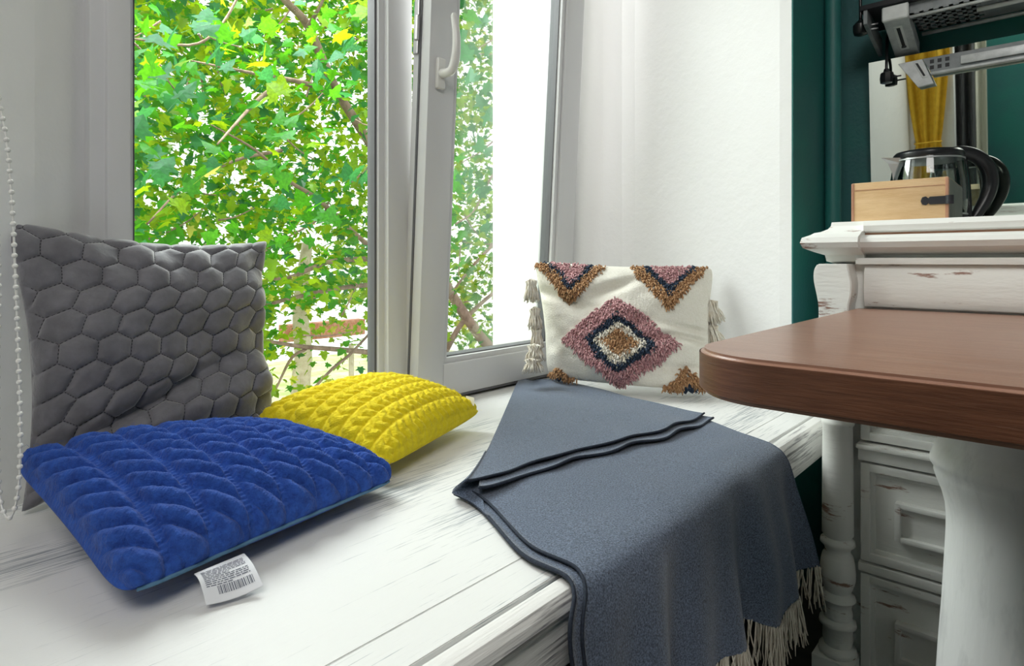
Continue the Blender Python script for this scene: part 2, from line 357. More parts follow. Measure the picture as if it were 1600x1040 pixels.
g.box((su1, sv0 + .026, sz0), (su1 + .003, sv0 + .031, sz1), 0, 2, TILT); g.box((su0 - .003, sv0 + .03, sz0), (su0, sv0 + .036, sz1), 0, 2, TILT)
g.box((su0, sv0 + .001, sz0 - .006), (su1, sv1, sz0), 0, 2, TILT)
g.build('sash_gasket', M['gasket'], so)
MB().box((su0 + W + .01, sv0 + .03, sz0 + W + .01), (su1 - W - .01, sv0 + .036, sz1 - W), 0, 2, TILT).build('sash_pane', M['glass'], so)
# metal fittings in the gap
g = MB(); g.box((su0 - .008, sv0 + .036, .84), (su0 - .002, sv0 + .052, .98), .001, 1, TILT); g.box((su0 - .014, sv0 + .034, .87), (su0 - .002, sv0 + .044, .93), .002, 1, TILT); g.build('lock_fitting', M['steel'], so)
g = MB(); g.box((.940, WV0 + .01, .55), (.948, WV0 + .03, .60), .002); g.box((.940, WV0 + .01, .80), (.948, WV0 + .03, .84), .002); g.build('lock_keeper', M['gasket'], win)
g = MB(); g.box((su1 - .004, sv1 + .001, .585), (su1 + .02, sv1 + .014, .597), .002, 1, TILT); g.build('stay_arm', M['steel'], so)
# handle on the left stile
hb = TILT @ Vector((.982, sv0, .815)); hu, hv, hz = hb
hz = .795
hb_ = MB(); hb_.box((.940, sv0 - .011, hz - .036), (.966, sv0, hz + .036), .005, 3, TILT); hbo = hb_.build('handle_base', M['handle'], so)
P = [Vector((.953, sv0 - .008, hz)), Vector((.953, sv0 - .028, hz - .001)), Vector((.9545, sv0 - .042, hz + .003)), Vector((.9555, sv0 - .050, hz + .018)), Vector((.9555, sv0 - .055, hz + .05)), Vector((.9555, sv0 - .052, hz + .09)), Vector((.9555, sv0 - .043, hz + .125)), Vector((.9555, sv0 - .039, hz + .133))]
P = [tuple(TILT @ p) for p in P]
tube('window_handle', P, [.011, .0105, .0105, .011, .010, .009, .008, .004], M['handle'], so, 40, 14)
# seat-side drip strip under the sash
MB().box((.345, 1.165, .0005), (1.6, 1.19, .012), .002).build('trim_1', M['gasket'], kind='structure')

# ------------------------------------------------------------------ window seat (worn white boards)
seat = thing('window_seat', (.5, .45, -.085), 'long worn white wooden window seat under the window', 'window seat')
def slab(name, poly, z0, z1, m, bev=.0):
    return MB().prism(poly, 2, z0, z1, bev).build(name, m, seat)
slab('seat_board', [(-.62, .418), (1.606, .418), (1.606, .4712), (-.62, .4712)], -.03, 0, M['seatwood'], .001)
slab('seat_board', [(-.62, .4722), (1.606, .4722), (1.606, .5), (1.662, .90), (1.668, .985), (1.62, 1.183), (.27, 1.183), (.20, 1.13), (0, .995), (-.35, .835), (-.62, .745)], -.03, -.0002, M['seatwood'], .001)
pr = [(.4125, -.004), (.411, -.0005), (.405, .0), (.394, -.003), (.388, -.010), (.386, -.020), (.389, -.028), (.4125, -.028)]
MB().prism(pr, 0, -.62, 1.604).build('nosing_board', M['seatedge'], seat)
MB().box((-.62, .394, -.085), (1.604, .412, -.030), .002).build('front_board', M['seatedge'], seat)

# ================================================================== OUTDOORS
MB().box((-8, 1.6, -3.2), (16, 20, -3.1)).build('ground', M['ground'], kind='structure')
def leaf_template():
    a = [(-90, .25), (-60, .42), (-38, .60), (-22, .40), (10, .80), (30, .45), (58, .62), (90, 1.0), (122, .62), (150, .45), (170, .80), (202, .40), (218, .60), (240, .42)]
    V = [(0, .02, .0)]
    for d, r in a:
        x = r * math.cos(math.radians(d)) * .62; y = r * math.sin(math.radians(d)) * .6; V.append((x, y, -.22 * abs(x) ** 1.2 - .12 * y * y))
    Fc = [[0, k, k + 1] for k in range(1, len(a))] + [[0, len(a), 1]]
    V.append((-.012, -.65, -.03)); V.append((.012, -.65, -.03)); Fc.append([0, len(a) + 1, len(a) + 2])
    return np.array(V), Fc
LV, LF = leaf_template()
def randrot(n, hang=.6):
    yaw = rng.random(n) * 2 * math.pi; pit = rng.normal(-.5, .55, n); rol = rng.normal(0, .6, n)
    cz, sz = np.cos(yaw), np.sin(yaw); cx, sx = np.cos(pit), np.sin(pit); cy, sy = np.cos(rol), np.sin(rol)
    Rz = np.zeros((n, 3, 3)); Rz[:, 0, 0] = cz; Rz[:, 0, 1] = -sz; Rz[:, 1, 0] = sz; Rz[:, 1, 1] = cz; Rz[:, 2, 2] = 1
    Rx = np.zeros((n, 3, 3)); Rx[:, 0, 0] = 1; Rx[:, 1, 1] = cx; Rx[:, 1, 2] = -sx; Rx[:, 2, 1] = sx; Rx[:, 2, 2] = cx
    Ry = np.zeros((n, 3, 3)); Ry[:, 1, 1] = 1; Ry[:, 0, 0] = cy; Ry[:, 0, 2] = sy; Ry[:, 2, 0] = -sy; Ry[:, 2, 2] = cy
    return Rz @ Rx @ Ry
def leafcloud(name, C, size, parent, mats, probs):
    n = len(C); R = randrot(n); V = np.einsum('nij,kj->nki', R, LV) * size[:, None, None] + C[:, None, :]
    k = len(LV); FF = []; 
    mi = rng.choice(len(mats), n, p=probs)
    idx = []
    for i in range(n):
        b = i * k
        for f_ in LF: FF.append([b + a for a in f_]); idx.append(mi[i])
    return mobj(name, V.reshape(-1, 3), FF, None, parent, smooth=False, kind='stuff', mats=mats, midx=idx)
def cloudpts(n, vlo, vhi, holes=True, pxr=(150, 840), yr=(-60, 640), seed=1, thin=0.):
    r = np.random.default_rng(seed); out = []
    while len(out) < n:
        px = r.uniform(*pxr); py = r.uniform(*yr); v = r.uniform(vlo, vhi)
        p = atv(px, py, v)
        d = noise.noise(Vector((px * .012, py * .012, v * .6 + seed)))
        lowhole = (430 < px < 600 and 470 < py < 590 and r.random() < .72)
        if d > -.28 + thin and not lowhole: out.append(p)
    return np.array(out)
# near tree
tree = thing('tree', tuple(atv(640, 700, 3.2) * np.array([1, 1, 0]) + np.array([0, 0, -3.1])), 'leafy green maple tree close outside the window', 'tree')
def branch(pix, v0, v1, wpx, n=20, name='branch', parent=None, m='bark'):
    K = len(pix); P = []; 
    for i, (x, y) in enumerate(pix): P.append(atv(x, y, v0 + (v1 - v0) * i / (K - 1)))
    r = [max(.003, .5 * wq * (np.linalg.norm(p[:2])) * .93 / F) for wq, p in zip(wpx, P)]
    return tube(name, P, r, M[m], parent or tree, n, 7)
branch([(400, -60), (445, 0), (482, 42), (520, 130), (556, 190), (600, 260), (650, 345), (700, 450), (742, 515), (775, 560), (800, 640)], 2.7, 3.3, [10, 12, 13, 15, 15, 15, 16, 17, 18, 19, 22], 50)
branch([(300, 95), (410, 117), (470, 128), (525, 146)], 2.5, 2.9, [2, 6, 8, 9])
branch([(340, 225), (380, 180), (410, 150), (447, 124)], 2.4, 2.8, [3, 5, 7, 7])
branch([(330, 195), (400, 235), (450, 282), (498, 312), (560, 370), (620, 420)], 2.7, 3.2, [2, 4, 6, 7, 8, 10], 26)
branch([(480, 42), (500, 10), (520, -40)], 2.8, 2.6, [7, 5, 4], 10)
branch([(420, 437), (455, 432), (485, 420), (520, 408), (578, 404), (640, 400)], 3.0, 3.4, [4, 6, 8, 8, 9, 9], 24)
branch([(400, 482), (440, 470), (500, 456), (578, 445), (660, 450)], 3.2, 3.4, [4, 6, 7, 8, 8], 24)
branch([(415, 532), (470, 541), (520, 545), (600, 552), (700, 560)], 3.3, 3.6, [5, 7, 8, 9, 10], 24)
branch([(430, 610), (455, 560), (478, 545)], 3.2, 3.4, [3, 5, 5], 10)
branch([(485, 612), (520, 575), (545, 555), (578, 520)], 3.2, 3.4, [4, 5, 5, 4], 10)
branch([(690, 560), (718, 510), (745, 480), (780, 450)], 3.4, 3.3, [11, 9, 7, 5], 14)
branch([(705, 458), (735, 420), (775, 375), (800, 330)], 3.2, 3.0, [4, 5, 6, 5], 14)
branch([(712, 350), (740, 330), (760, 290), (785, 250)], 2.8, 3.0, [3, 3, 4, 4], 14)
branch([(640, 330), (655, 250), (662, 120), (648, 20)], 2.9, 2.8, [6, 6, 5, 4], 14)
branch([(230, 350), (290, 290), (370, 250), (440, 235)], 2.6, 3.0, [3, 4, 5, 6], 16)
branch([(410, 395), (450, 370), (500, 340), (520, 300)], 2.9, 3.1, [2, 3, 3, 3], 14)
branch([(205, 60), (300, 70), (345, 40), (380, -20)], 2.6, 2.5, [3, 4, 4, 4], 14)
for k in range(46):
    x = random.uniform(210, 800); y = random.uniform(-20, 560); a = random.uniform(0, 6.28); l = random.uniform(30, 80); v = random.uniform(2.4, 4.0)
    branch([(x, y), (x + l * .5 * math.cos(a), y + l * .5 * math.sin(a) + 4), (x + l * math.cos(a), y + l * math.sin(a))], v, v + .1, [3, 2.2, 1.2], 6, 'twig')
# large near leaves, one object each
lm = []
for q, key in enumerate(('leaf0', 'leaf1', 'leaf2', 'leaf3')):
    me = bpy.data.meshes.new('leaf'); me.from_pydata(LV.tolist(), [], LF); me.materials.append(M[key]); me.update(); lm.append(me)
def place_leaf(p, size, q, rot):
    o = bpy.data.objects.new('leaf', lm[q]); COL.objects.link(o); o.parent = tree; o.location = Vector(p) - WL[tree.name]; o.rotation_euler = rot; o.scale = (size,) * 3
cnt = 0
hand = [(250, 60, 2), (320, 40, 2), (350, 55, 0), (230, 90, 0), (260, 120, 2), (215, 190, 2), (290, 145, 2), (225, 130, 0), (340, 100, 2), (410, 105, 1), (430, 145, 1), (520, 50, 1), (535, 100, 2), (555, 75, 2), (560, 20, 1), (500, 110, 2), (310, 278, 3), (240, 270, 2), (450, 270, 0), (440, 200, 0), (470, 330, 0), (500, 335, 0), (560, 280, 2), (720, 60, 2), (745, 90, 2), (760, 40, 2), (720, 130, 2), (750, 180, 2), (765, 230, 2), (730, 270, 2), (700, 20, 1), (745, 310, 2), (715, 285, 0), (770, 150, 2), (740, 20, 0)]
for x, y, q in hand:
    for j in range(1 if q == 3 else 3):
        v = random.uniform(1.75, 2.25); p = atv(x + random.uniform(-16, 16), y + random.uniform(-14, 14), v)
        place_leaf(p, random.uniform(.075, .115), q, (random.gauss(1.0, .5), random.gauss(0, .5), random.uniform(-2.2, -.2))); cnt += 1
while cnt < 290:
    x = random.uniform(200, 820); y = random.uniform(-30, 430) ** 1.0; v = random.uniform(1.9, 2.7)
    if x < 700 and noise.noise(Vector((x * .01, y * .01, 3))) < -.05: continue
    q = random.choices((0, 1, 2, 3), (.52, .26, .22, .0))[0]
    place_leaf(atv(x, y, v), random.uniform(.06, .095), q, (random.gauss(.8, .6), random.gauss(0, .6), random.uniform(0, 6.28))); cnt += 1
LM = [M['leaf0'], M['leaf1'], M['leaf2'], M['leaf3']]
C = cloudpts(5200, 2.5, 4.2, yr=(-80, 480), seed=2); leafcloud('foliage', C, rng.uniform(.05, .095, len(C)), tree, LM, [.50, .32, .175, .005])
C = cloudpts(1700, 3.0, 4.5, yr=(430, 650), seed=5); leafcloud('lower_foliage', C, rng.uniform(.045, .08, len(C)), tree, LM, [.35, .52, .08, .05])
# trees further off
far = thing('tree', (3.5, 7.5, -3.1), 'paler yellow-green tree further off, seen through the gaps of the nearer one', 'tree')
tube('trunk', [atv(470, 700, 6.5), atv(470, 600, 6.5), atv(474, 555, 6.5), atv(470, 480, 6.5), atv(480, 380, 6.5)], [.12, .11, .1, .09, .06], M['palebark'], far, 20, 10)
C = cloudpts(12000, 5.0, 8.5, yr=(-120, 560), seed=9, thin=-.02); leafcloud('foliage', C, rng.uniform(.09, .16, len(C)), far, LM, [.28, .66, .04, .02])
gwall = tag(MB().box(tuple(atv(445, 535, 8.8)), tuple(atv(560, 497, 9.0)), .01).build('garden_wall', M['redbloom']), 'low reddish garden wall far behind the trees', 'wall')
post = tag(MB().lathe([(.03, -3.1), (.03, -.6), (.0, -.58)], tuple(atv(549, 520, 6.0)[:2]), 10).build('post', M['palebark']), 'slim pale post standing outside at the foot of the fixed pane', 'post')

# ================================================================== CUSHIONS
class Pillow:
    "soft cushion over four world corners; s runs BL->BR, t runs BL->TL; front = the side the normal points to"
    def __init__(s, BL, BR, TR, TL, T, hfn=None, n=200, back=1.0, sink=None, wr=None, floor=None, bow=.05, ex=2.4, pw=.55, rc=0., bulge=None):
        s.c = [np.array(x, float) for x in (BL, BR, TR, TL)]; s.n = n
        g_ = np.linspace(-1, 1, n); s.g = g_
        a, b = np.meshgrid(g_, g_, indexing='ij')
        s2 = a * (1 - bow * (1 - b * b)); t2 = b * (1 - bow * (1 - a * a))
        q_ = 1 - rc * (a * b) ** 8; s2 = s2 * q_; t2 = t2 * q_
        U = (s2 + 1) / 2; W_ = (t2 + 1) / 2
        bl, br, tr, tl = s.c
        base = bl * ((1 - U) * (1 - W_))[..., None] + br * (U * (1 - W_))[..., None] + tr * (U * W_)[..., None] + tl * ((1 - U) * W_)[..., None]
        if bulge is not None: base = base + np.array(bulge) * ((1 - a * a) * ((1 - b) / 2) ** 2)[..., None]
        nr = np.cross((br - bl) + (tr - tl), (tl - bl) + (tr - br)); nr /= np.linalg.norm(nr); s.nr = nr
        prof = ((1 - np.abs(a) ** ex) * (1 - np.abs(b) ** ex)); prof = np.clip(prof, 0, 1) ** pw; s.prof = prof
        top = base + nr * (T * prof)[..., None]; bot = base - nr * (T * back * prof)[..., None]
        if wr is not None:
            d = wr(a, b) * np.clip(prof * 1.6, 0, 1); top = top + nr * d[..., None]
        dx = np.gradient(top, axis=0); dy = np.gradient(top, axis=1); N = np.cross(dx, dy); N /= np.linalg.norm(N, axis=2, keepdims=True) + 1e-12
        w_ = np.linalg.norm(br - bl); h_ = np.linalg.norm(tl - bl)
        if hfn is not None:
            e = np.clip((1 - np.maximum(np.abs(a), np.abs(b))) * 14, 0, 1)
            top = top + N * (hfn(a * w_ / 2, b * h_ / 2) * (.35 + .65 * e) * (np.maximum(np.abs(a), np.abs(b)) < .9999))[..., None]
        if floor is not None:
            bot[..., 2] = np.maximum(bot[..., 2], floor); top[..., 2] = np.maximum(top[..., 2], floor + .001)
        s.top, s.bot, s.N, s.base = top, bot, N, base; s.a, s.b = a, b; s.w, s.h = w_, h_
    def mesh(s, name, m, parent, step=1, **kw):
        n = s.n; V = np.vstack([s.top.reshape(-1, 3), s.bot.reshape(-1, 3)])
        f1 = gridfaces(n, n); f2 = gridfaces(n, n, n * n, True)
        idx = np.arange(n * n).reshape(n, n); ring = np.concatenate([idx[:, 0], idx[-1, 1:], idx[::-1, -1][1:], idx[0, ::-1][1:-1]])
        r2 = np.roll(ring, -1); f3 = np.stack([ring, ring + n * n, r2 + n * n, r2], -1)
        return mobj(name, V, np.vstack([f1, f2, f3]), m, parent, **kw)
    def at(s, a, b):
        "bilinear sample of front surface + normal at (s,t) arrays"
        x = (np.clip(a, -1, 1) + 1) / 2 * (s.n - 1.001); y = (np.clip(b, -1, 1) + 1) / 2 * (s.n - 1.001); i = x.astype(int); j = y.astype(int); f = (x - i)[:, None]; g_ = (y - j)[:, None]
        def q(A): return (A[i, j] * (1 - f) + A[i + 1, j] * f) * (1 - g_) + (A[i, j + 1] * (1 - f) + A[i + 1, j + 1] * f) * g_
        return q(s.top), q(s.N)
def cable(pitch, wid, lobe, amp, slant, rib=.0007, plait=False):
    def h(x, y):   # columns run along y
        c = np.floor(x / pitch); xa = x - (c + .5) * pitch; a = xa / (wid / 2)
        inside = np.clip(1 - a * a, 0, 1)
        bb = y / lobe - slant * (np.abs(a) if plait else a) + .37 * c + .22 * vnoise(x, y, 16, 3); b = bb - np.floor(bb)
        lob = np.clip(np.sin(math.pi * b ** .8), 0, 1) ** .85          # plump strands, steeper on one side
        core = np.clip(inside * 1.8, 0, 1) ** .6 * (.10 + .90 * lob) * (.80 + .20 * inside)
        ribs = (1 - np.clip(inside * 3, 0, 1)) * rib * np.sin(y / .0062 * 2 * math.pi)
        yarn = .0005 * np.sin((y - x * .6) / .0038 * 2 * math.pi) * inside
        return amp * core + ribs + yarn + .0018 * vnoise(x, y, 200, 5) + .0014 * vnoise(x, y, 90, 6)
    return h
def fuzz(P, n, length, r, name, m, parent, seed=0, arange=.99):
    r_ = np.random.default_rng(seed); a = r_.uniform(-arange, arange, n); b = r_.uniform(-arange, arange, n)
    p, N = P.at(a, b); d = N + r_.normal(0, 1.1, (n, 3)); d /= np.linalg.norm(d, axis=1, keepdims=True); k = r_.normal(0, .6, (n, 3)); L = r_.uniform(.4, 1, n)[:, None] * length
    t = np.linspace(0, 1, 5)[None, :, None]
    C_ = p[:, None] + (d * L)[:, None] * t + (k * L)[:, None] * (t - t ** 2) * 1.0 - np.array([0, 0, 1.]) * (L * .4)[:, None] * t ** 2
    V, Fc = strands(C_, np.array([r, r, r, r * .8, r * .4])); return mobj(name, V, Fc, m, parent, kind='stuff')

# ---- blue cable-knit cushion
bl_R = atz(624, 746, .024); bl_N = atz(184, 938, .030); bl_L = np.array([.146, .992, .094]); bl_F = np.array([.510, .985, .045])
blue = thing('knitted_cushion', (.35, .83, .001), 'royal blue cable-knit cushion lying flat at the front with a printed tag', 'cushion')
# columns run from left corner to near corner: that is the t axis (BL=N, BR=R, TR=F, TL=L)
bp = Pillow(bl_N, bl_R, bl_F, bl_L, .060, cable(.050, .041, .036, .0140, -.66), 300, back=.55, floor=.002, bow=.035, pw=.52, rc=.06)
bp.mesh('cover', M['blue'], blue)
fuzz(bp, 1500, .010, .00012, 'fuzz', M['bluefuzz'], blue, 3)
k = np.linspace(-.93, .95, 60)
i_ = ((k + 1) / 2 * (bp.n - 1)).astype(int)
seam = bp.bot[i_, 0] + np.array([0, -.001, -.001]); seam[:, 2] = np.maximum(seam[:, 2], .004)
V, Fc = strands(seam[None], .0022, 6); mobj('seam', V, Fc, M['bluepale'], blue)
# care tag
tq = [atz(303, 896, .028), atz(381, 864, .026), atz(411, 914, .010), atz(322, 945, .006)]
def tagpt(a, b, lift=0):
    p = (tq[0] * (1 - a) + tq[1] * a) * (1 - b) + (tq[3] * (1 - a) + tq[2] * a) * b
    return p + np.array([0, 0, lift + .007 * math.sin(b * 3.1) * (1 - .3 * a) - .003 * math.sin(a * 3.1) * b])
n1 = 14
V = [tagpt(i / (n1 - 1), j / (n1 - 1)) for i in range(n1) for j in range(n1)]; V2 = [p - np.array([0, 0, .0005]) for p in V]
tg = mobj('care_tag', V + V2, np.vstack([gridfaces(n1, n1, 0, True), gridfaces(n1, n1, n1 * n1)]), M['tag'], blue, label='white printed care tag with lines of small print and a barcode')
V = []; Fc = []
def mark(a0, a1, b0, b1):
    K = max(2, int((a1 - a0) * 12)); 
    for i in range(K):
        x0 = a0 + (a1 - a0) * i / K; x1 = a0 + (a1 - a0) * (i + 1) / K; o_ = len(V)
        V.extend([tagpt(x0, b0, .0004), tagpt(x1, b0, .0004), tagpt(x1, b1, .0004), tagpt(x0, b1, .0004)]); Fc.append([o_ + 3, o_ + 2, o_ + 1, o_])
for li in range(11):
    b = .16 + li * .050; a = .08
    end = .90 if li not in (5, 10) else .55
    while a < end:
        l = random.uniform(.03, .12); mark(a, min(end, a + l), b, b + .020); a += l + .018
a = .26
while a < .90:
    l = random.choice((.006, .01, .018)); mark(a, a + l, .70, .87); a += l + random.choice((.008, .012, .02))
mobj('print', V, Fc, M['ink'], tg)

# ---- yellow cable-knit cushion
ye_N = atz(603, 730, .030); ye_R = atz(753, 643, .040); ye_L = np.array([.485, 1.045, .080]); ye_B = np.array([.80, 1.10, .075])
yel = thing('knitted_cushion', (.68, .95, .001), 'bright yellow cable-knit cushion lying behind the blue one below the mullion', 'cushion')
yp = Pillow(ye_L, ye_N, ye_R, ye_B, .066, cable(.0345, .0325, .019, .0058, .45, .0003, True), 270, back=.5, floor=.002, bow=.04, pw=.5, rc=.05)
yp.mesh('cover', M['yellow'], yel)
fuzz(yp, 2200, .011, .00015, 'fuzz', M['yellowfuzz'], yel, 8)
q = [atz(728, 618, .075), atz(741, 621, .075), atz(741, 633, .06), atz(728, 630, .06)]
V = q + [p - np.array([0, 0, .001]) for p in q]; mobj('care_tag', V, [[0, 1, 2, 3], [7, 6, 5, 4], [0, 4, 5, 1], [1, 5, 6, 2], [2, 6, 7, 3], [3, 7, 4, 0]], M['tag'], yel, smooth=False, label='small white care tag')

# ---- grey quilted velvet cushion
def hexd(x, y, wx=.047, hy=.056):
    "distance-like value to the nearest edge of a field of pointy hexagons"
    x = x - .34 * y + .005 * np.sin(y * 45); X = x / wx; Y = y / hy * 1.0
    best = np.full(x.shape, 9.); sec = np.full(x.shape, 9.)
    j0 = np.floor(Y / .75)
    for dj in (-1, 0, 1, 2):
        j = j0 + dj; cy_ = j * .75; off = (j % 2) * .5; i0 = np.floor(X - off)
        for di in (-1, 0, 1, 2):
            cx_ = i0 + di + off; d = ((X - cx_) * wx) ** 2 + ((Y - cy_) * hy) ** 2
            sec = np.where(d < best, best, np.minimum(sec, d)); best = np.minimum(best, d)
    return (np.sqrt(sec) - np.sqrt(best))
def qh(x, y):
    d = hexd(x, y); return .0070 * (1 - np.exp(-d / .0095)) + .0008 * vnoise(x, y, 60, 4)
def gwr(a, b):
    crease = -.018 * np.exp(-((b + .38 - .22 * a - .12 * np.sin(2.2 * a)) / .10) ** 2) * np.clip(1.1 - a * .9, 0, 1) * (np.abs(a) < 2)
    crease += .010 * np.exp(-((b + .62 - .22 * a) / .12) ** 2)
    side = .009 * np.sin((b * 9 + 4 * a) + 1) * np.clip((a - .55) * 3, 0, 1) + .010 * np.sin(b * 6 - 2 * a) * np.clip((-a - .5) * 2.2, 0, 1)
    topf = .006 * np.sin(a * 15 + 5 * b) * np.clip((b - .5) * 2.4, 0, 1)
    dent = -.014 * np.exp(-(((a - .25) / .32) ** 2 + ((b - .0) / .22) ** 2))
    return 1.45 * (crease + side + topf + dent) + .010 * vnoise(a, b, 2.3, 7)
grey = thing('quilted_cushion', (.37, 1.1, .001), 'grey quilted velvet cushion propped upright against the left of the window', 'cushion')
gBL = np.array([.170, 1.060, .006]); gBR = np.array([.548, 1.075, .006]); gTR = np.array([.566, 1.165, .388]); gTL = np.array([.160, 1.150, .412])
gp = Pillow(gBL, gBR, gTR, gTL, .068, qh, 270, back=.18, wr=gwr, bow=.115, pw=.50, floor=.003)
gp.bot[..., 1] = np.minimum(gp.bot[..., 1], 1.183)
gp.mesh('cover', M['grey'], grey)
# machine stitches along the hexagon edges
def hexedges(w, h, wx=.047, hy=.056):
    segs = []
    for j in range(-13, 14):
        for i in range(-13, 14):
            cx_ = (i + (j % 2) * .5) * wx; cy_ = j * .75 * hy
            c3 = [(cx_ + wx * .5, cy_ - hy * .25), (cx_ + wx * .5, cy_ + hy * .25), (cx_, cy_ + hy * .5), (cx_ - wx * .5, cy_ + hy * .25)]
            segs += list(zip(c3, c3[1:]))
    return segs
sa, sb, sc_, sd = [], [], [], []
for (x0, y0), (x1, y1) in hexedges(gp.w, gp.h):
    L = math.hypot(x1 - x0, y1 - y0); k = int(L / .0048)
    for q in range(k):
        t0 = (q + .2) / k; t1 = (q + .75) / k
        xa, ya, xb, yb = x0 + (x1 - x0) * t0, y0 + (y1 - y0) * t0, x0 + (x1 - x0) * t1, y0 + (y1 - y0) * t1
        xa += .34 * ya - .005 * math.sin(ya * 45); xb += .34 * yb - .005 * math.sin(yb * 45)
        if max(abs(xa) / (gp.w / 2), abs(ya) / (gp.h / 2), abs(xb) / (gp.w / 2), abs(yb) / (gp.h / 2)) < .97:
            sa.append(xa / (gp.w / 2)); sb.append(ya / (gp.h / 2)); sc_.append(xb / (gp.w / 2)); sd.append(yb / (gp.h / 2))
p0, n0 = gp.at(np.array(sa), np.array(sb)); p1, n1_ = gp.at(np.array(sc_), np.array(sd))
V, Fc = strands(np.stack([p0 + n0 * .0003, p1 + n1_ * .0003], 1), .0006); mobj('stitching', V, Fc, M['stitch'], grey, kind='stuff')

# ---- tufted cushion with tassels
tuf = thing('tufted_cushion', (1.47, .9, .001), 'cream cushion with shaggy pink, navy and brown diamonds and tassels leaning in the corner', 'cushion')
def twr(a, b):
    f = .016 * np.exp(-((b + .30 - .12 * np.sin(a * 3)) / .07) ** 2) * np.clip(a + .1, 0, 1) * -1
    f += -.016 * np.exp(-((b - .12 + .35 * a) / .10) ** 2) * np.clip(-a - .1, 0, 1)
    f += -.012 * np.exp(-((b + .68) / .07) ** 2) * np.clip(a - .2, 0, 1)
    f += -.012 * np.exp(-((b - .45 - .55 * (a + .35)) / .10) ** 2) * np.exp(-((a + .15) / .35) ** 2)
    f += -.014 * np.exp(-((b + .02 + .25 * (a - .6)) / .06) ** 2) * np.clip(a - .35, 0, 1) * 1.8
    return 2.0 * f + .020 * vnoise(a, b, 2.6, 11) + .008 * vnoise(a, b, 6, 13)
tBL = np.array([1.362, 1.095, .021]); tBR = np.array([1.505, .662, .018]); tTR = np.array([1.612, .700, .338]); tTL = np.array([1.318, 1.110, .352])
tp = Pillow(tBL, tBR, tTR, tTL, .080, lambda x, y: .0006 * np.sin(x / .0034 * 6.28) * np.sin(y / .004 * 6.28), 220, back=.35, wr=twr, bow=.062, pw=.46, floor=.0195, rc=.055, bulge=(-.065, -.05, 0))
tp.mesh('cover', M['cream'], tuf)
def pattern(a, b):
    "0 none 1 pink 2 navy 3 cream 4 brown"
    o = np.zeros(a.shape, int)
    ds = np.abs(a + .05); dt = b + .31
    def dia(w_, h_): return ds / w_ + np.abs(dt) / h_ < 1
    o[dia(.66, .76)] = 1; o[dia(.41, .46)] = 2; o[dia(.31, .32)] = 3; o[dia(.22, .20)] = 4
    for c_, w_, h_, sgn in ((-.60, .42, .66, 1), (.53, .44, .76, 1), (-.78, .20, .20, -1), (.70, .34, .36, -1)):
        m_ = np.abs(a - c_) / w_ + (1 - sgn * b) / h_
        o[m_ < 1] = 4; o[m_ < (.69 if sgn > 0 else .42)] = 2; o[(m_ < .53) & (sgn > 0)] = 1
    return o
r_ = np.random.default_rng(21); NN = 17000
a = r_.uniform(-.985, .985, NN); b = r_.uniform(-.985, .985, NN); pt = pattern(a + r_.normal(0, .008, NN) + .07 * vnoise(a, b, 3, 41), b + r_.normal(0, .010, NN) + .09 * vnoise(a, b, 3, 42))
for code, nm, key, lab in ((1, 'pink_tufting', 'pinkyarn', 'dusty pink shaggy tufting'), (2, 'navy_tufting', 'navyyarn', 'navy shaggy tufting'), (3, 'cream_tufting', 'creamyarn', 'cream shaggy tufting'), (4, 'brown_tufting', 'brownyarn', 'tan brown shaggy tufting')):
    s_ = pt == code; p, N = tp.at(a[s_], b[s_]); n = len(p)
    d = N * .9 + r_.normal(0, .55, (n, 3)) + np.array([0, 0, -.35]); d /= np.linalg.norm(d, axis=1, keepdims=True)
    L = r_.uniform(.007, .0125, n)[:, None]; t = np.array([0, .5, 1])[None, :, None]
    C_ = p[:, None] + (d * L)[:, None] * t - np.array([0, 0, .5]) * L[:, None] * t ** 2 + N[:, None] * (L[:, None] * .8 * (t - t * t))
    V, Fc = strands(C_, np.array([.0022, .0025, .0012])); mobj(nm, V, Fc, M[key], tuf, kind='stuff', label=lab)
def tassel(p, length, spread, direction, nst=60, name='tassel', seed=0, m='creamyarn'):
    r_ = np.random.default_rng(seed); p = np.array(p, float); dr = np.array(direction, float); dr /= np.linalg.norm(dr)
    o1 = np.cross(dr, [.3, .2, .9]); o1 /= np.linalg.norm(o1); o2 = np.cross(dr, o1); ang = r_.uniform(0, 6.28, nst); rad = np.sqrt(r_.random(nst))
    off = (np.cos(ang) * rad)[:, None] * o1 + (np.sin(ang) * rad)[:, None] * o2
    t = np.array([0, .15, .4, .7, 1])[None, :, None]; w_ = np.array([.12, .75, .55, .85, 1.0])[None, :, None]
    L = length * r_.uniform(.85, 1.05, nst)[:, None, None]
    C_ = p + dr * L * t + off[:, None] * spread * w_ + r_.normal(0, .0012, (nst, 5, 3)) + np.array([0, 0, -1.]) * .2 * L * t ** 2
    C_[..., 2] = np.maximum(C_[..., 2], .008)
    V, Fc = strands(C_, np.array([.0014, .0017, .0016, .0016, .0012]), 4); mobj(name, V, Fc, M[m], tuf)
V0 = lambda px, py, u, v: np.array([u, v, H - (py - CY) / F * (u * .7431 + v * .6691)])
for q_, (px, py, vv, ln, sp_, n_) in enumerate(((830, 436, 1.070, .052, .022, 90), (836, 480, 1.062, .050, .021, 90), (838, 512, 1.055, .045, .020, 80), (836, 538, 1.045, .036, .028, 130), (833, 560, 1.035, .030, .030, 140))):
    tassel(atv(px, py, vv), ln, sp_, (-.15, -.15, -1), n_, seed=q_ + 1)
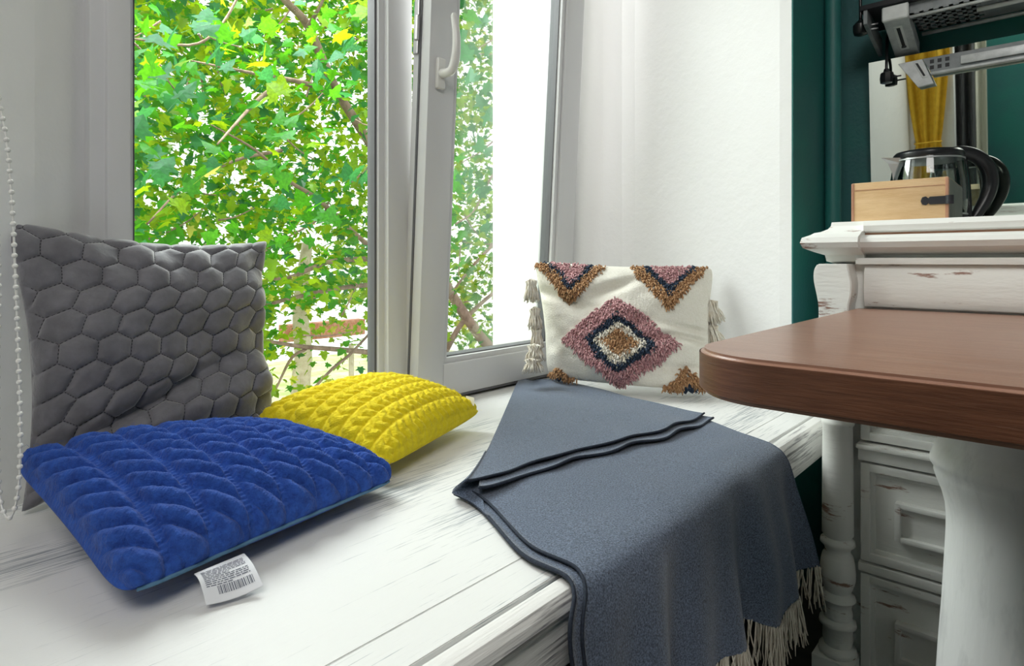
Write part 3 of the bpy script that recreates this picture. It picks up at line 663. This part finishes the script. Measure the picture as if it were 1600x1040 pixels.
for q_, (px, py, uu, ln, sp_, n_) in enumerate(((1110, 470, 1.570, .052, .026, 110), (1112, 508, 1.562, .045, .022, 90), (1092, 548, 1.535, .035, .020, 80), (1080, 572, 1.515, .026, .020, 80))):
    tassel(atu(px, py, uu), ln, sp_, (.1, -.35, -1), n_, seed=q_ + 20)

# ================================================================== THROW
thr = thing('throw_blanket', (.95, .5, .0), 'slate blue wool throw with cream fringe draped over the seat edge', 'blanket')
rowsL = [(.625, .665, .006), (.600, .585, .006), (.565, .485, .007), (.545, .425, .008), (.533, .385, .002), (.524, .368, -.022), (.516, .362, -.07), (.505, .358, -.14), (.50, .355, -.185)]
rowsR = [(1.275, .60, .006), (1.245, .56, .006), (1.20, .485, .007), (1.172, .432, .009), (1.160, .392, .004), (1.160, .370, -.018), (1.172, .362, -.07), (1.192, .352, -.15), (1.205, .346, -.225)]
def sheetA(na, nb, off=0., left=0.):
    Lc = crv(rowsL, nb); Rc = crv(rowsR, nb); a = np.linspace(0, 1, na)[:, None, None]
    G = Lc[None] * (1 - a) + Rc[None] * a
    av = np.linspace(0, 1, na)[:, None]; bv = np.linspace(0, 1, nb)[None, :]
    drop = np.clip((bv - .55) / .45, 0, 1)
    G[..., 1] += drop * (.014 * np.sin(av * 21 + 1.2) + .010 * np.sin(av * 38 + 4 * bv) + .012 * vnoise(av + 0 * bv, bv + 0 * av, 5, 9)) - .004 * drop
    G[..., 2] += drop ** 3 * (.012 * np.sin(av * 14 + .5) + .006 * np.sin(av * 33)) 
    G[..., 2] += (1 - np.clip(drop * 4, 0, 1)) * (.0035 * (vnoise(av + 0 * bv, bv + 0 * av, 7, 12) + .5))
    le = np.exp(-av / .03); G[..., 0] += -left * le * (1 + 0 * bv) + .008 * le * np.sin(bv * 17)
    # offset inwards for the lower ply
    dx = np.gradient(G, axis=0); dy = np.gradient(G, axis=1); N = np.cross(dy, dx); N /= np.linalg.norm(N, axis=2, keepdims=True) + 1e-12
    if N[na // 2, 3, 2] < 0: N = -N
    return G + N * off, N
def sheet_mesh(name, G, N, th, m, parent):
    na, nb = G.shape[:2]; B_ = G - N * th
    V = np.vstack([G.reshape(-1, 3), B_.reshape(-1, 3)]); f1 = gridfaces(na, nb, 0, True); f2 = gridfaces(na, nb, na * nb)
    idx = np.arange(na * nb).reshape(na, nb); ring = np.concatenate([idx[:, 0], idx[-1, 1:], idx[::-1, -1][1:], idx[0, ::-1][1:-1]]); r2 = np.roll(ring, -1)
    return mobj(name, V, np.vstack([f1, f2, np.stack([ring, ring + na * nb, r2 + na * nb, r2], -1)]), m, parent)
GA, NA = sheetA(120, 110, .0045); GA2, NA2 = sheetA(120, 110, .0, .014)
sheet_mesh('lower_ply', GA2, NA2, .0025, M['throw'], thr); sheet_mesh('draped_layer', GA, NA, .0025, M['throw'], thr)
def hemline(P, r=.0020, name='hem'):
    V, Fc = strands(np.asarray(P)[None], r, 6); return mobj(name, V, Fc, M['hem'], thr)
hemline(GA[0] + NA[0] * .0002); hemline(GA2[0] - NA2[0] * .0012, .0024)
# folded-over flap
Q2, Q1, Q0b, Q0a = np.array([.612, .628, .014]), np.array([1.245, .560, .014]), np.array([1.385, 1.065, .0035]), np.array([1.305, 1.150, .0035])
def sheetB(na, nb, z, front, left):
    a = np.linspace(0, 1, na)[:, None, None]; b = np.linspace(0, 1, nb)[None, :, None]
    G = (Q2 * (1 - a) + Q1 * a) * (1 - b) + (Q0a * (1 - a) + Q0b * a) * b
    av = a[..., 0]; bv = b[..., 0]; fe = np.exp(-bv / .08)
    G[..., 1] -= fe * (front + .010 * np.sin(av * math.pi * 1.0) * 0 + .005 * np.sin(av * 30 + z * 900) * np.clip(av * (1 - av) * 5, 0, 1) - .016 * np.sin(av * math.pi) * -1 * .0)
    G[..., 1] += fe * .030 * np.sin(av * math.pi * 2.0) * .45
    G[..., 0] -= np.exp(-av / .05) * left * (1 - bv)
    G[..., 2] += z + .005 * (vnoise(av + 0 * bv, bv + 0 * av, 5, 31) + .5) + fe * .004 * (np.sin(av * 26) + 1) * .5
    G[..., 2] += .010 * np.exp(-av / .035) * np.exp(-bv / .12)      # the fold rises at its left end
    dx = np.gradient(G, axis=0); dy = np.gradient(G, axis=1); N = np.cross(dx, dy); N /= np.linalg.norm(N, axis=2, keepdims=True) + 1e-12
    return G, N
GB2, NB2 = sheetB(110, 70, .0, .014, .0); GB, NB = sheetB(110, 70, .0055, -.006, .004)
sheet_mesh('flap_lower_ply', GB2, NB2, .0025, M['throw'], thr); sheet_mesh('folded_flap', GB, NB, .0025, M['throw'], thr)
hemline(GB[:, 0]); hemline(GB2[:, 0] - NB2[:, 0] * .001, .0024)
# the bend of cloth that joins flap and drape at the left
t = np.linspace(-math.pi / 2, math.pi / 2, 16); bend = []
for b in np.linspace(0, 1, 10):
    c = GB[0, int(b * 14)] * .5 + GA2[0, int(b * 16)] * .5
    top = GB[0, int(b * 14)]; botp = GA2[0, int(b * 16)]
    mid = (top + botp) / 2; hh = (top - botp) / 2
    bend.append([mid + hh * math.sin(q_) + np.array([-.014, -.002, 0]) * math.cos(q_) for q_ in t])
G = np.array(bend); dx = np.gradient(G, axis=0); dy = np.gradient(G, axis=1); N = np.cross(dx, dy); N /= np.linalg.norm(N, axis=2, keepdims=True) + 1e-12
sheet_mesh('fold_bend', G, N, .002, M['throw'], thr)
# fringe
r_ = np.random.default_rng(5); nf = 420; ai = r_.uniform(0, 119 - .01, nf); i0 = ai.astype(int); fr = (ai - i0)[:, None]
st = GA[i0, -1] * (1 - fr) + GA[np.minimum(i0 + 1, 119), -1] * fr; st = st + r_.normal(0, .001, st.shape)
L = r_.uniform(.055, .085, nf)[:, None, None]; t = np.linspace(0, 1, 7)[None, :, None]
cl = (np.round(ai / 3.3) * 3.3 - ai)[:, None, None] / 119 * .66 * .8
C_ = st[:, None] + np.array([0, 0, -1.]) * L * t + np.array([1., 0, 0]) * cl * t + r_.normal(0, .007, (nf, 1, 3)) * t * np.array([1, 1, 0]) + r_.normal(0, .0012, (nf, 7, 3)) * t
V, Fc = strands(C_, np.array([.0014, .0014, .0013, .0013, .0012, .0011, .0007]), 4); mobj('fringe', V, Fc, M['fringe'], thr, kind='stuff', label='cream knotted fringe')

# ================================================================== TABLE
tab = thing('dining_table', (.95, .04, -S), 'brown wooden table with rounded corner and thick white turned leg', 'table')
TZ1, TT = .26, .0445
def rrect(u0, u1, v0, v1, rr, n=14):
    pts = []
    for (cx_, cy_, a0, rad) in ((u1 - rr[0], v1 - rr[0], 0, rr[0]), (u0 + rr[1], v1 - rr[1], 90, rr[1]), (u0 + rr[2], v0 + rr[2], 180, rr[2]), (u1 - rr[3], v0 + rr[3], 270, rr[3])):
        for k in range(n + 1):
            q_ = math.radians(a0 + 90 * k / n); pts.append((cx_ + rad * math.cos(q_), cy_ + rad * math.sin(q_)))
    return pts
out = rrect(.562, 1.318, -.33, .290, (.012, .085, .085, .012))
MB().prism(out, 2, TZ1 - TT, TZ1, .004, 3).build('tabletop', M['oak'], tab)
def outset(pts, d):
    c = np.array([.94, -.02]); P_ = np.array(pts); n_ = len(P_); T_ = np.roll(P_, -1, 0) - np.roll(P_, 1, 0); N_ = np.stack([T_[:, 1], -T_[:, 0]], 1); N_ /= np.linalg.norm(N_, axis=1, keepdims=True); return P_ + N_ * d
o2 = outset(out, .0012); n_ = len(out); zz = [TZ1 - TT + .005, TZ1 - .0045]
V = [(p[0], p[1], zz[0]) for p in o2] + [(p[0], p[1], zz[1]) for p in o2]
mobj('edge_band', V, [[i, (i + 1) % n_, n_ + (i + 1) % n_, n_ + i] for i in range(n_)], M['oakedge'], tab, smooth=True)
lp = [(.088, TZ1 - TT - .001), (.087, .190), (.084, .165), (.080, .145), (.0785, .137), (.081, .126), (.087, .113), (.0905, .102), (.0905, .097), (.086, .089), (.0865, .085), (.083, .074), (.078, .060), (.0745, .045), (.0733, .028), (.0735, .01), (.0755, -.03), (.078, -.08), (.082, -.14), (.085, -.20), (.085, -.26), (.081, -.31), (.077, -.335), (.088, -.345), (.092, -.36), (.086, -.375), (.08, -.38), (.11, -.40), (.125, -.43), (.125, -S)]
MB().lathe(lp, (.955, .035), 64).build('leg', M['legpaint'], tab, sharp=50)

# ================================================================== CABINET
cab = thing('cabinet', (1.7, -.2, -S), 'tall shabby white painted cabinet with turned corner column and panelled drawers behind the table', 'cabinet')
CU, CV1, CV0 = 1.335, .352, -.80
b_ = MB(); b_.box((CU, CV0 + .01, -S), (1.95, CV1 - .008, .345), .003); b_.build('body', M['shabby'], cab)
# cornice: moulded profile swept along the front and left return
prof = [(1.345, .345), (1.325, .350), (1.322, .362), (1.300, .368), (1.276, .376), (1.270, .386), (1.274, .396), (1.292, .402), (1.300, .406), (1.312, .408), (1.328, .414), (1.334, .420), (1.336, .428), (1.96, .428), (1.96, .345)]
def cornice(name, v0, v1, du, ret, k_=.62):
    "moulding swept along the front from v0 to v1, set back by du; with a returned left end if ret"
    P_ = [(min(u + du, 1.96), z) for u, z in prof]; n = len(P_); V = []
    for u, z in P_: V.append((u, v0, z))
    ov = [max(0, 1.345 + du - u) * k_ if u < 1.9 else 0 for u, z in P_]
    for (u, z), o_ in zip(P_, ov): V.append((u, v1 + (o_ if ret else 0), z))
    Fc = [[i, (i + 1) % n, n + (i + 1) % n, n + i] for i in range(n)]; Fc.append(list(range(n))[::-1])
    if ret:
        for (u, z), o_ in zip(P_, ov): V.append((1.96, v1 + o_, z))
        for i in range(n - 3): Fc.append([n + i, n + i + 1, 2 * n + i + 1, 2 * n + i])
    else: Fc.append([n + i for i in range(n)])
    o = mobj(name, V, Fc, M['shabby'], cab, sharp=25)
    bm = bmesh.new(); bm.from_mesh(o.data); bmesh.ops.recalc_face_normals(bm, faces=bm.faces[:]); bm.to_mesh(o.data); bm.free()
cornice('cornice_block', .279, CV1 - .018, 0, True)
prof = prof[:6] + [(1.274, .394), (1.290, .399), (1.312, .401), (1.312, .404), (1.300, .408), (1.298, .418), (1.304, .4275), (1.96, .4275), (1.96, .345)]
cornice('cornice', CV0, .2795, .018, False)
MB().box((1.3285, CV0, .4005), (1.3315, .279, .4045)).build('worn_groove', M['plydark'], cab)
# corbel over the column (curved)
cz = [(.352, .345), (.358, .332), (.3585, .312), (.354, .288), (.350, .262), (.350, .224), (.297, .224), (.297, .262), (.293, .285), (.292, .31), (.296, .330), (.298, .345)]
cz = [tuple(x) for x in np.vstack([crv(cz[:6], 20), crv(cz[6:], 20)])]
MB().prism(cz, 0, 1.282, 1.336, .002).build('corbel', M['shabby'], cab)
MB().box((1.285, .296, .19), (1.336, .352, .226), .003).build('corbel_block', M['shabby'], cab)
# turned column
colp = [(.026, .190), (.026, .06), (.0265, .045), (.029, .040), (.029, .034), (.0262, .030), (.027, -.02), (.0275, -.10), (.028, -.180), (.024, -.186), (.030, -.192), (.031, -.199), (.024, -.206), (.022, -.214), (.027, -.222), (.030, -.236), (.0315, -.252), (.031, -.268), (.026, -.284), (.022, -.292), (.030, -.298), (.032, -.305), (.026, -.312), (.024, -.322), (.027, -.334), (.025, -.342), (.032, -.348), (.033, -.355), (.026, -.362), (.027, -.385), (.024, -.395), (.033, -.401), (.034, -.409), (.028, -.415)]
MB().lathe(colp, (1.308, .322), 36).build('column', M['shabby'], cab, sharp=55)
MB().box((1.272, .286, -S), (1.336, .360, -.413), .003).build('column_base', M['shabby'], cab)
# top moulded fallboard panel (gently bulging)
pts = crv([(CU, .342), (CU - .002, .340)], 2)
pf = [(1.336, .344), (1.327, .344), (1.322, .338), (1.318, .320), (1.316, .300), (1.318, .280), (1.322, .264), (1.326, .262), (1.336, .262)]
MB().prism(pf, 1, CV0 + .05, .279, .0008, 1).build('top_panel', M['shabby'], cab, sharp=30)
MB().box((1.312, CV0 + .03, .344), (1.336, .292, .3565), .002).build('upper_rail', M['shabby'], cab)
def frame(mb, v0, v1, z0, z1, w_, u0, u1, bev=.003):
    mb.box((u0, v0, z0), (u1, v0 + w_, z1), bev); mb.box((u0, v1 - w_, z0), (u1, v1, z1), bev); mb.box((u0 + .0003, v0 + w_ - .002, z1 - w_), (u1, v1 - w_ + .002, z1 - .0002), bev); mb.box((u0 + .0003, v0 + w_ - .002, z0 + .0002), (u1, v1 - w_ + .002, z0 + w_), bev)
for (v1, v0) in ((.284, -.21), (-.24, -.74)):
    for di, (z0, z1) in enumerate(((.008, .175), (-.222, -.035), (-.455, -.247))):
        d = MB(); d.box((1.326, v0 + .014, z0 + .014), (1.336, v1 - .014, z1 - .014), .001)
        frame(d, v0, v1, z0, z1, .016, 1.314, 1.336); frame(d, v0 + .014, v1 - .014, z0 + .014, z1 - .014, .010, 1.321, 1.334)
        do = d.build('drawer', M['shabby'], cab)
        hv1 = v1 - .057; hv0 = v0 + .057; zc = (z0 + z1) / 2 - (.004 if di else 0); hh = .036
        h_ = MB(); frame(h_, hv0, hv1, zc - hh, zc + hh, .010, 1.308, 1.328, .003); h_.box((1.318, hv0 + .006, zc - hh + .006), (1.328, hv1 - .006, zc + hh - .006), .002)
        h_.build('raised_panel', M['shabby'], do)
    for z0, z1 in ((-.031, .004), (-.243, -.226)):
        r = MB(); r.box((1.312, v0 - .01, z0), (1.336, v1 + .004, z1), .003); 
        if z1 - z0 > .02: r.box((1.303, v0 - .01, z1 - .011), (1.336, v1 + .006, z1 - .002), .003)
        r.build('rail', M['shabby'], cab)
CT = .428
# ---- wooden box
box = thing('wooden_box', (1.49, .235, CT), 'small pale wooden box with black iron clasp on the cabinet top', 'box')
x0, x1, y0, y1, z0, z1 = 1.383, 1.60, .154, .314, CT + .0005, CT + .080
b_ = MB(); b_.box((x0, y0, z0), (x1, y1, z1), .0015); b_.build('body', M['ply'], box)
b_ = MB(); b_.box((x0 - .002, y0 - .001, z0 + .001), (x0 + .01, y0 + .004, z1 - .001), .0008); b_.box((x0 - .001, y1 - .004, z0 + .001), (x0 + .01, y1 + .001, z1 - .001), .0008); b_.build('corner_edge', M['plydark'], box)
b_ = MB(); b_.box((x0 - .001, y0 - .001, z1 - .0155), (x1, y1 + .001, z1 - .0145)); b_.build('lid_joint', M['plydark'], box)
MB().box((x0 + .012, y0 - .0012, z0 + .002), (x1 - .002, y0 + .002, z1 - .002), .0005).build('side_shade', M['sideshade'], box, label='box side with its shade painted in dark grey-green')  # thin dark sheet that paints this side of the box as shaded
cl = MB(); zc = z0 + .036
pl = [(y0 - .002, zc - .0075), (y0 + .028, zc - .0075), (y0 + .0305, zc - .0045), (y0 + .034, zc - .0085), (y0 + .040, zc - .007), (y0 + .0425, zc), (y0 + .040, zc + .007), (y0 + .034, zc + .0085), (y0 + .0305, zc + .0045), (y0 + .028, zc + .0075), (y0 - .002, zc + .0075)]
cl.prism(pl, 0, x0 - .004, x0, .0008, 1); cl.lathe([(.0065, zc - .008), (.0065, zc + .008)], (x0 - .003, y0 - .003), 14); cl.build('clasp', M['blackm'], box)

# ---- glass kettle with black lid and handle
kc = atv(1444, 300, 1.0); ku, kv = 1.735, .232
ket = thing('kettle', (ku, kv, CT), 'glass kettle with black lid and big looped black handle behind the box', 'kettle')
MB().lathe([(.078, CT), (.080, CT + .004), (.080, CT + .022), (.074, CT + .028)], (ku, kv), 48).build('base', M['black'], ket)
gl = [(.074, CT + .026), (.078, CT + .05), (.079, CT + .08), (.0775, CT + .11), (.073, CT + .14), (.069, CT + .168)]
MB().lathe(gl, (ku, kv), 56).build('glass_body', M['kglass'], ket)
MB().lathe([(.0700, CT + .164), (.0715, CT + .168), (.0705, CT + .176), (.066, CT + .181), (.045, CT + .185), (.02, CT + .186), (.0, CT + .186)], (ku, kv), 48).build('lid', M['black'], ket)
# direction on the picture's right as seen from the camera, in plan
rd = Vector((.55, -.835, 0)); ld = -rd
def kp(r, z, side=rd): return (ku + side.x * r, kv + side.y * r, CT + z)
hp = [kp(.045, .176), kp(.075, .179), kp(.105, .168), kp(.127, .143), kp(.134, .110), kp(.128, .078), kp(.114, .048), kp(.098, .022), kp(.086, .008)]
tube('handle', hp, [.014, .015, .016, .0165, .016, .015, .013, .010, .008], M['black'], ket, 44, 14)
tube('handle_spine', [kp(.072, .165), kp(.080, .12), kp(.084, .07), kp(.087, .015)], [.011, .009, .009, .008], M['black'], ket, 20, 12)
sp = MB()
sv = []
for z, r0, r1, wd in ((.166, .060, .104, .022), (.152, .062, .088, .018), (.134, .066, .079, .010), (.112, .070, .0765, .003)):
    for (r, ww) in ((r0, wd), (r1, 0), (r0, -wd)):
        q_ = Vector((ld.y, -ld.x, 0)); sv.append((ku + ld.x * r + q_.x * ww, kv + ld.y * r + q_.y * ww, CT + z + (.004 if r == r1 and z > .15 else 0)))
Fc = []
for k in range(3):
    for j in range(2): Fc.append([k * 3 + j, k * 3 + j + 1, k * 3 + 3 + j + 1, k * 3 + 3 + j])
mobj('spout', sv, Fc, M['steel'], ket, smooth=False)
for k_, zz_ in enumerate((.158, .028)):
    MB().lathe([(.0742 if k_ else .0702, CT + zz_), (.0765 if k_ else .0722, CT + zz_ + .001), (.0765 if k_ else .0722, CT + zz_ + .004), (.0742 if k_ else .0702, CT + zz_ + .005)], (ku, kv), 48).build('steel_band', M['steel'], ket)

# ---- mirror on the wall behind
mir = thing('mirror', (2.05, .0, CT), 'frameless wall mirror behind the kettle reflecting pale wall and yellow curtain', 'mirror')
MT = Matrix.Translation(Vector((2.043, 0, CT))) @ Matrix.Rotation(math.radians(-5.0), 4, 'Y') @ Matrix.Translation(-Vector((2.043, 0, CT)))
MB().box((2.040, -.75, CT + .002), (2.046, .410, .925), 0, 2, MT).build('mirror_glass', M['mirror'], mir)
MB().box((2.0465, -.748, CT + .003), (2.056, .408, .923), 0, 2, MT).build('backing', M['blackm'], mir)

# ---- metal bracket on the wall above
brk = thing('wall_bracket', (1.95, .0, .925), 'metal wall bracket frame with slotted arm and perforated plate above the kettle', 'bracket')
def barbox(mb, p0, p1, wv, hz, bev=.001):
    "beam from p0 to p1 along u with width wv (v) and height hz"
    (u0, v0, z0), (u1, v1, z1) = p0, p1
    V = [(u0, v0, z0), (u0, v0 - wv, z0), (u0, v0 - wv, z0 + hz), (u0, v0, z0 + hz), (u1, v1, z1), (u1, v1 - wv, z1), (u1, v1 - wv, z1 + hz), (u1, v1, z1 + hz)]
    t = bmesh.new(); vs = [t.verts.new(v) for v in V]
    for f_ in ((0, 1, 2, 3), (7, 6, 5, 4), (0, 4, 5, 1), (1, 5, 6, 2), (2, 6, 7, 3), (3, 7, 4, 0)): t.faces.new([vs[i] for i in f_])
    bmesh.ops.recalc_face_normals(t, faces=t.faces[:])
    if bev: bmesh.ops.bevel(t, geom=t.edges[:], offset=bev, segments=1, affect='EDGES')
    mb.merge(t)
sl = (.925 - .983) / (2.036 - 1.857); zu = lambda u: .983 + (u - 1.857) * sl
for vv in (.3475, -.42):
    m_ = MB(); barbox(m_, (1.857, vv, zu(1.857)), (2.036, vv, zu(2.036)), .056, .040); ar = m_.build('arm', M['bracket'], brk)
    m_ = MB(); barbox(m_, (1.848, vv + .002, zu(1.857) - .001), (1.862, vv + .002, zu(1.862) - .001), .060, .038, .003); m_.build('arm_cap', M['bracketlight'], ar)
    m_ = MB(); barbox(m_, (1.885, vv - .018, zu(1.885) - .0008), (1.990, vv - .018, zu(1.990) - .0008), .020, .002, 0); m_.build('slot_plate', M['bracketlight'], ar)
    m_ = MB(); barbox(m_, (1.892, vv - .024, zu(1.892) - .0016), (1.978, vv - .024, zu(1.978) - .0016), .008, .002, 0); m_.lathe([(.006, zu(1.975) - .004), (.006, zu(1.975))], (1.975, vv - .028), 12); m_.build('slot', M['blackm'], ar)
# perforated plate: strips leaving real holes
pz = .992; m_ = MB()
m_.box((1.87, -.42, pz), (2.03, .145, pz + .003)); holes_v = [.165, .205, .245]; 
hv = [.278, .262, .244, .226, .208, .190, .172]
for k in range(7): 
    v_hi = .290 - k * .0208; m_.box((1.87, v_hi - .0095, pz), (2.03, v_hi, pz + .003))
for uu in (1.870, 1.912, 1.945, 1.978, 2.011): m_.box((uu, .145, pz), (uu + .016, .290, pz + .003))
m_.box((1.87, -.42, pz + .003), (1.876, .29, pz + .03)); m_.build('perforated_plate', M['bracketdark'], brk)
MB().box((1.872, -.42, pz + .022), (2.03, .29, pz + .026)).build('top_plate', M['blackm'], brk)
def rod(name, u, v0, v1, z, r, m='bracketlight'): tube(name, [(u, v0, z), (u, v1, z)], r, M[m], brk, 2, 10)
rod('rod', 2.028, -.42, .285, .984, .0055, 'bracket'); rod('rod', 1.880, -.42, .292, .990, .005, 'bracketlight')
rod('short_rod', 1.93, .05, .155, .986, .006)
m_ = MB(); barbox(m_, (1.845, .392, .985), (2.03, .392, .945), .010, .05); m_.build('side_flange', M['bracketdark'], brk)
m_ = MB(); m_.box((1.84, -.43, 1.022), (2.04, .40, 1.036), .003); m_.build('cover_plate', M['blackm'], brk)
def plate(name, pix, u0, u1, m, parent, ext=None):
    P_ = [atu(x, y, u0) for x, y in pix]
    if ext is not None:
        for k_ in ext: P_[k_][1] = -.42; P_[k_][2] = P_[k_ - 1 if k_ == 1 else 3][2] * 1.0
    return MB().prism([(p[1], p[2]) for p in P_], 0, u0, u1, .0008, 1).build(name, m, parent)
la = plate('mirrored_arm', [(1403, 100), (1441, 92), (1459, 130), (1434, 136)], 1.974, 1.986, M['bracket'], brk)  # from here down: the bracket's reflection, modelled as solid pieces before the glass
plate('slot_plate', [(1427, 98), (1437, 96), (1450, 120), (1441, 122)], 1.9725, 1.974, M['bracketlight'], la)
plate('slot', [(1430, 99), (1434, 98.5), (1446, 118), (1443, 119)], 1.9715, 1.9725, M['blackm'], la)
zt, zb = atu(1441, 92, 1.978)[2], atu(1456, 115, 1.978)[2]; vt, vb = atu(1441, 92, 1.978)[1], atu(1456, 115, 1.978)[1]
lb = MB().prism([(vt, zt), (vb, zb), (-.42, zb), (-.42, zt)], 0, 1.978, 1.984, .0008, 1).build('mirrored_bar', M['bracketdark'], brk)
MB().box((1.968, -.42, zb - .004), (1.986, vb + .002, zb + .003), .002).build('mirrored_lip', M['bracket'], brk)
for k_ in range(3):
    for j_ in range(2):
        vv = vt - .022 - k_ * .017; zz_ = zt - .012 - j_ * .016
        MB().box((1.9768, vv - .0045, zz_ - .005), (1.978, vv + .0045, zz_ + .005)).build('mirrored_hole', M['blackm'], lb)
MB().box((1.970, -.02, zt - .034), (1.978, vt - .085, zt - .012), .002).build('mirrored_clip', M['bracket'], lb)
# ---- plug and cord
plg = thing('power_plug', (1.893, .408, .97), 'black power plug dangling on its cord beside the bracket', 'plug')
m_ = MB(); m_.lathe([(.006, .972), (.016, .976), (.019, .985), (.019, 1.002), (.012, 1.010), (.006, 1.016)], (1.893, .408), 20); m_.build('plug_body', M['black'], plg)
tube('cord', [(1.893, .408, 1.014), (1.895, .409, 1.05), (1.897, .411, 1.3), (1.90, .412, 2.10)], .004, M['black'], plg, 20, 8)
for dz in (.984, .996): tube('prong', [(1.890, .392, dz), (1.893, .366, dz)], .0024, M['steel'], plg, 2, 8)

pp = atu(1385, 120, 1.97)  # the plug's reflection, added as a solid copy in front of the mirror
plg = thing('power_plug', (1.97, pp[1], pp[2] - .02), 'mirror reflection of the black power plug, modelled in front of the glass', 'plug')
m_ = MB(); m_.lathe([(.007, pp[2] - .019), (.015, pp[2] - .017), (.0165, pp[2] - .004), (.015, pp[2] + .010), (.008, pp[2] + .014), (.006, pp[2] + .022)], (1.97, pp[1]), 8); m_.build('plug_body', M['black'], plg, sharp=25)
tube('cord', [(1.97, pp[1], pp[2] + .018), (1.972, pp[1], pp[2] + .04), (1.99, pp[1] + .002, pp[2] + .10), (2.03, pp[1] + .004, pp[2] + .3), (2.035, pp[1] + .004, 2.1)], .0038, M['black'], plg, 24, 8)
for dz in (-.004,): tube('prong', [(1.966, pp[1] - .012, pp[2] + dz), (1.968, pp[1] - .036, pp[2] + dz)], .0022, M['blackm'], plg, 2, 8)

# ---- curtains seen in the mirror
def curtain(name, c, w_, z0, z1, ztie, wt, m, lab, dirv=(0, 1), folds=7):
    t_ = thing(name, (c[0], c[1], z0), lab, 'curtain'); na, nb = 90, 50; a_ = np.linspace(-1, 1, na)[:, None]; zz_ = np.linspace(z0, z1, nb)[None, :]
    wf = wt + (w_ - wt) * np.clip(np.abs(zz_ - ztie) / .55, 0, 1) ** .8 if ztie is not None else w_ + 0 * zz_
    off = a_ * wf / 2; dep = .022 * np.sin(a_ * folds * math.pi) * (wf / w_)
    G = np.stack(np.broadcast_arrays(c[0] + off * dirv[0] + dep * dirv[1], c[1] + off * dirv[1] - dep * dirv[0], zz_), -1)
    dx = np.gradient(G, axis=0); dy = np.gradient(G, axis=1); N = np.cross(dx, dy); N /= np.linalg.norm(N, axis=2, keepdims=True)
    sheet_mesh('cloth', G, N, .003, M[m], t_)
    if ztie is not None:
        k_ = np.linspace(0, 2 * math.pi, 30); R = np.stack([c[0] + (wt * .55 * np.cos(k_)) * dirv[0] + .034 * np.sin(k_) * dirv[1], c[1] + (wt * .55 * np.cos(k_)) * dirv[1] + .034 * np.sin(k_) * dirv[0], ztie + 0 * k_], -1)
        V, Fc = strands(R[None], .006, 6); mobj('tieback', V, Fc, M[m], t_)
    return t_
curtain('curtain', (-.745, .635), .25, .0, 1.60, .64, .13, 'mustard', 'mustard yellow tied-back curtain, seen in the mirror', folds=3)
curtain('curtain', (-.96, .385), .085, -.46, 1.9, None, .1, 'voile', 'narrow white curtain strip, seen in the mirror', folds=1.5)
curtain('curtain', (-.90, .500), .20, -.2, 1.9, None, .1, 'drape', 'charcoal curtain hanging between the yellow and white ones, seen in the mirror', folds=4)

# ================================================================== BLIND CHAIN
def zpt(px, py, Z=.72):
    X = (px - CX) / F * Z; return np.array([X * .6691 + Z * .7431, -X * .7431 + Z * .6691, H - (py - CY) / F * Z])
chp = crv([zpt(-60, -420), zpt(-32, 0), zpt(0, 165), zpt(11, 225), zpt(19, 320), zpt(24, 430), zpt(29, 560), zpt(32, 680), zpt(29, 760), zpt(20, 802), zpt(9, 806), zpt(0, 775, .73), zpt(-4, 700, .74), zpt(-4, 560, .745), zpt(-2, 430, .75), zpt(-14, 250, .75), zpt(-50, 0, .75), zpt(-75, -420, .75)], 900)
ch = thing('blind_chain', tuple(chp[450]), 'white beaded blind chain hanging in a loop at the left', 'chain')
V, Fc = strands(chp[None, ::6], .0013, 6); mobj('cord', V, Fc, M['chain'], ch)
t = bmesh.new(); bmesh.ops.create_uvsphere(t, u_segments=12, v_segments=8, radius=.0031); bme = bpy.data.meshes.new('bead'); t.to_mesh(bme); t.free()
bme.polygons.foreach_set('use_smooth', [True] * len(bme.polygons)); bme.materials.append(M['chain'])
sd_ = np.concatenate([[0], np.cumsum(np.linalg.norm(np.diff(chp, axis=0), axis=1))]); nbd = int(sd_[-1] / .0125)
for k in range(nbd):
    q_ = np.array([np.interp(k * .0125, sd_, chp[:, i]) for i in range(3)])
    o = bpy.data.objects.new('bead', bme); COL.objects.link(o); o.parent = ch; o.location = Vector(q_) - WL[ch.name]

# ------------------------------------------------------------------ lift everything to stand on a floor at z = 0
for o in list(SC.objects):
    if o.parent is None and o.type in ('MESH', 'EMPTY'): o.location.z += S
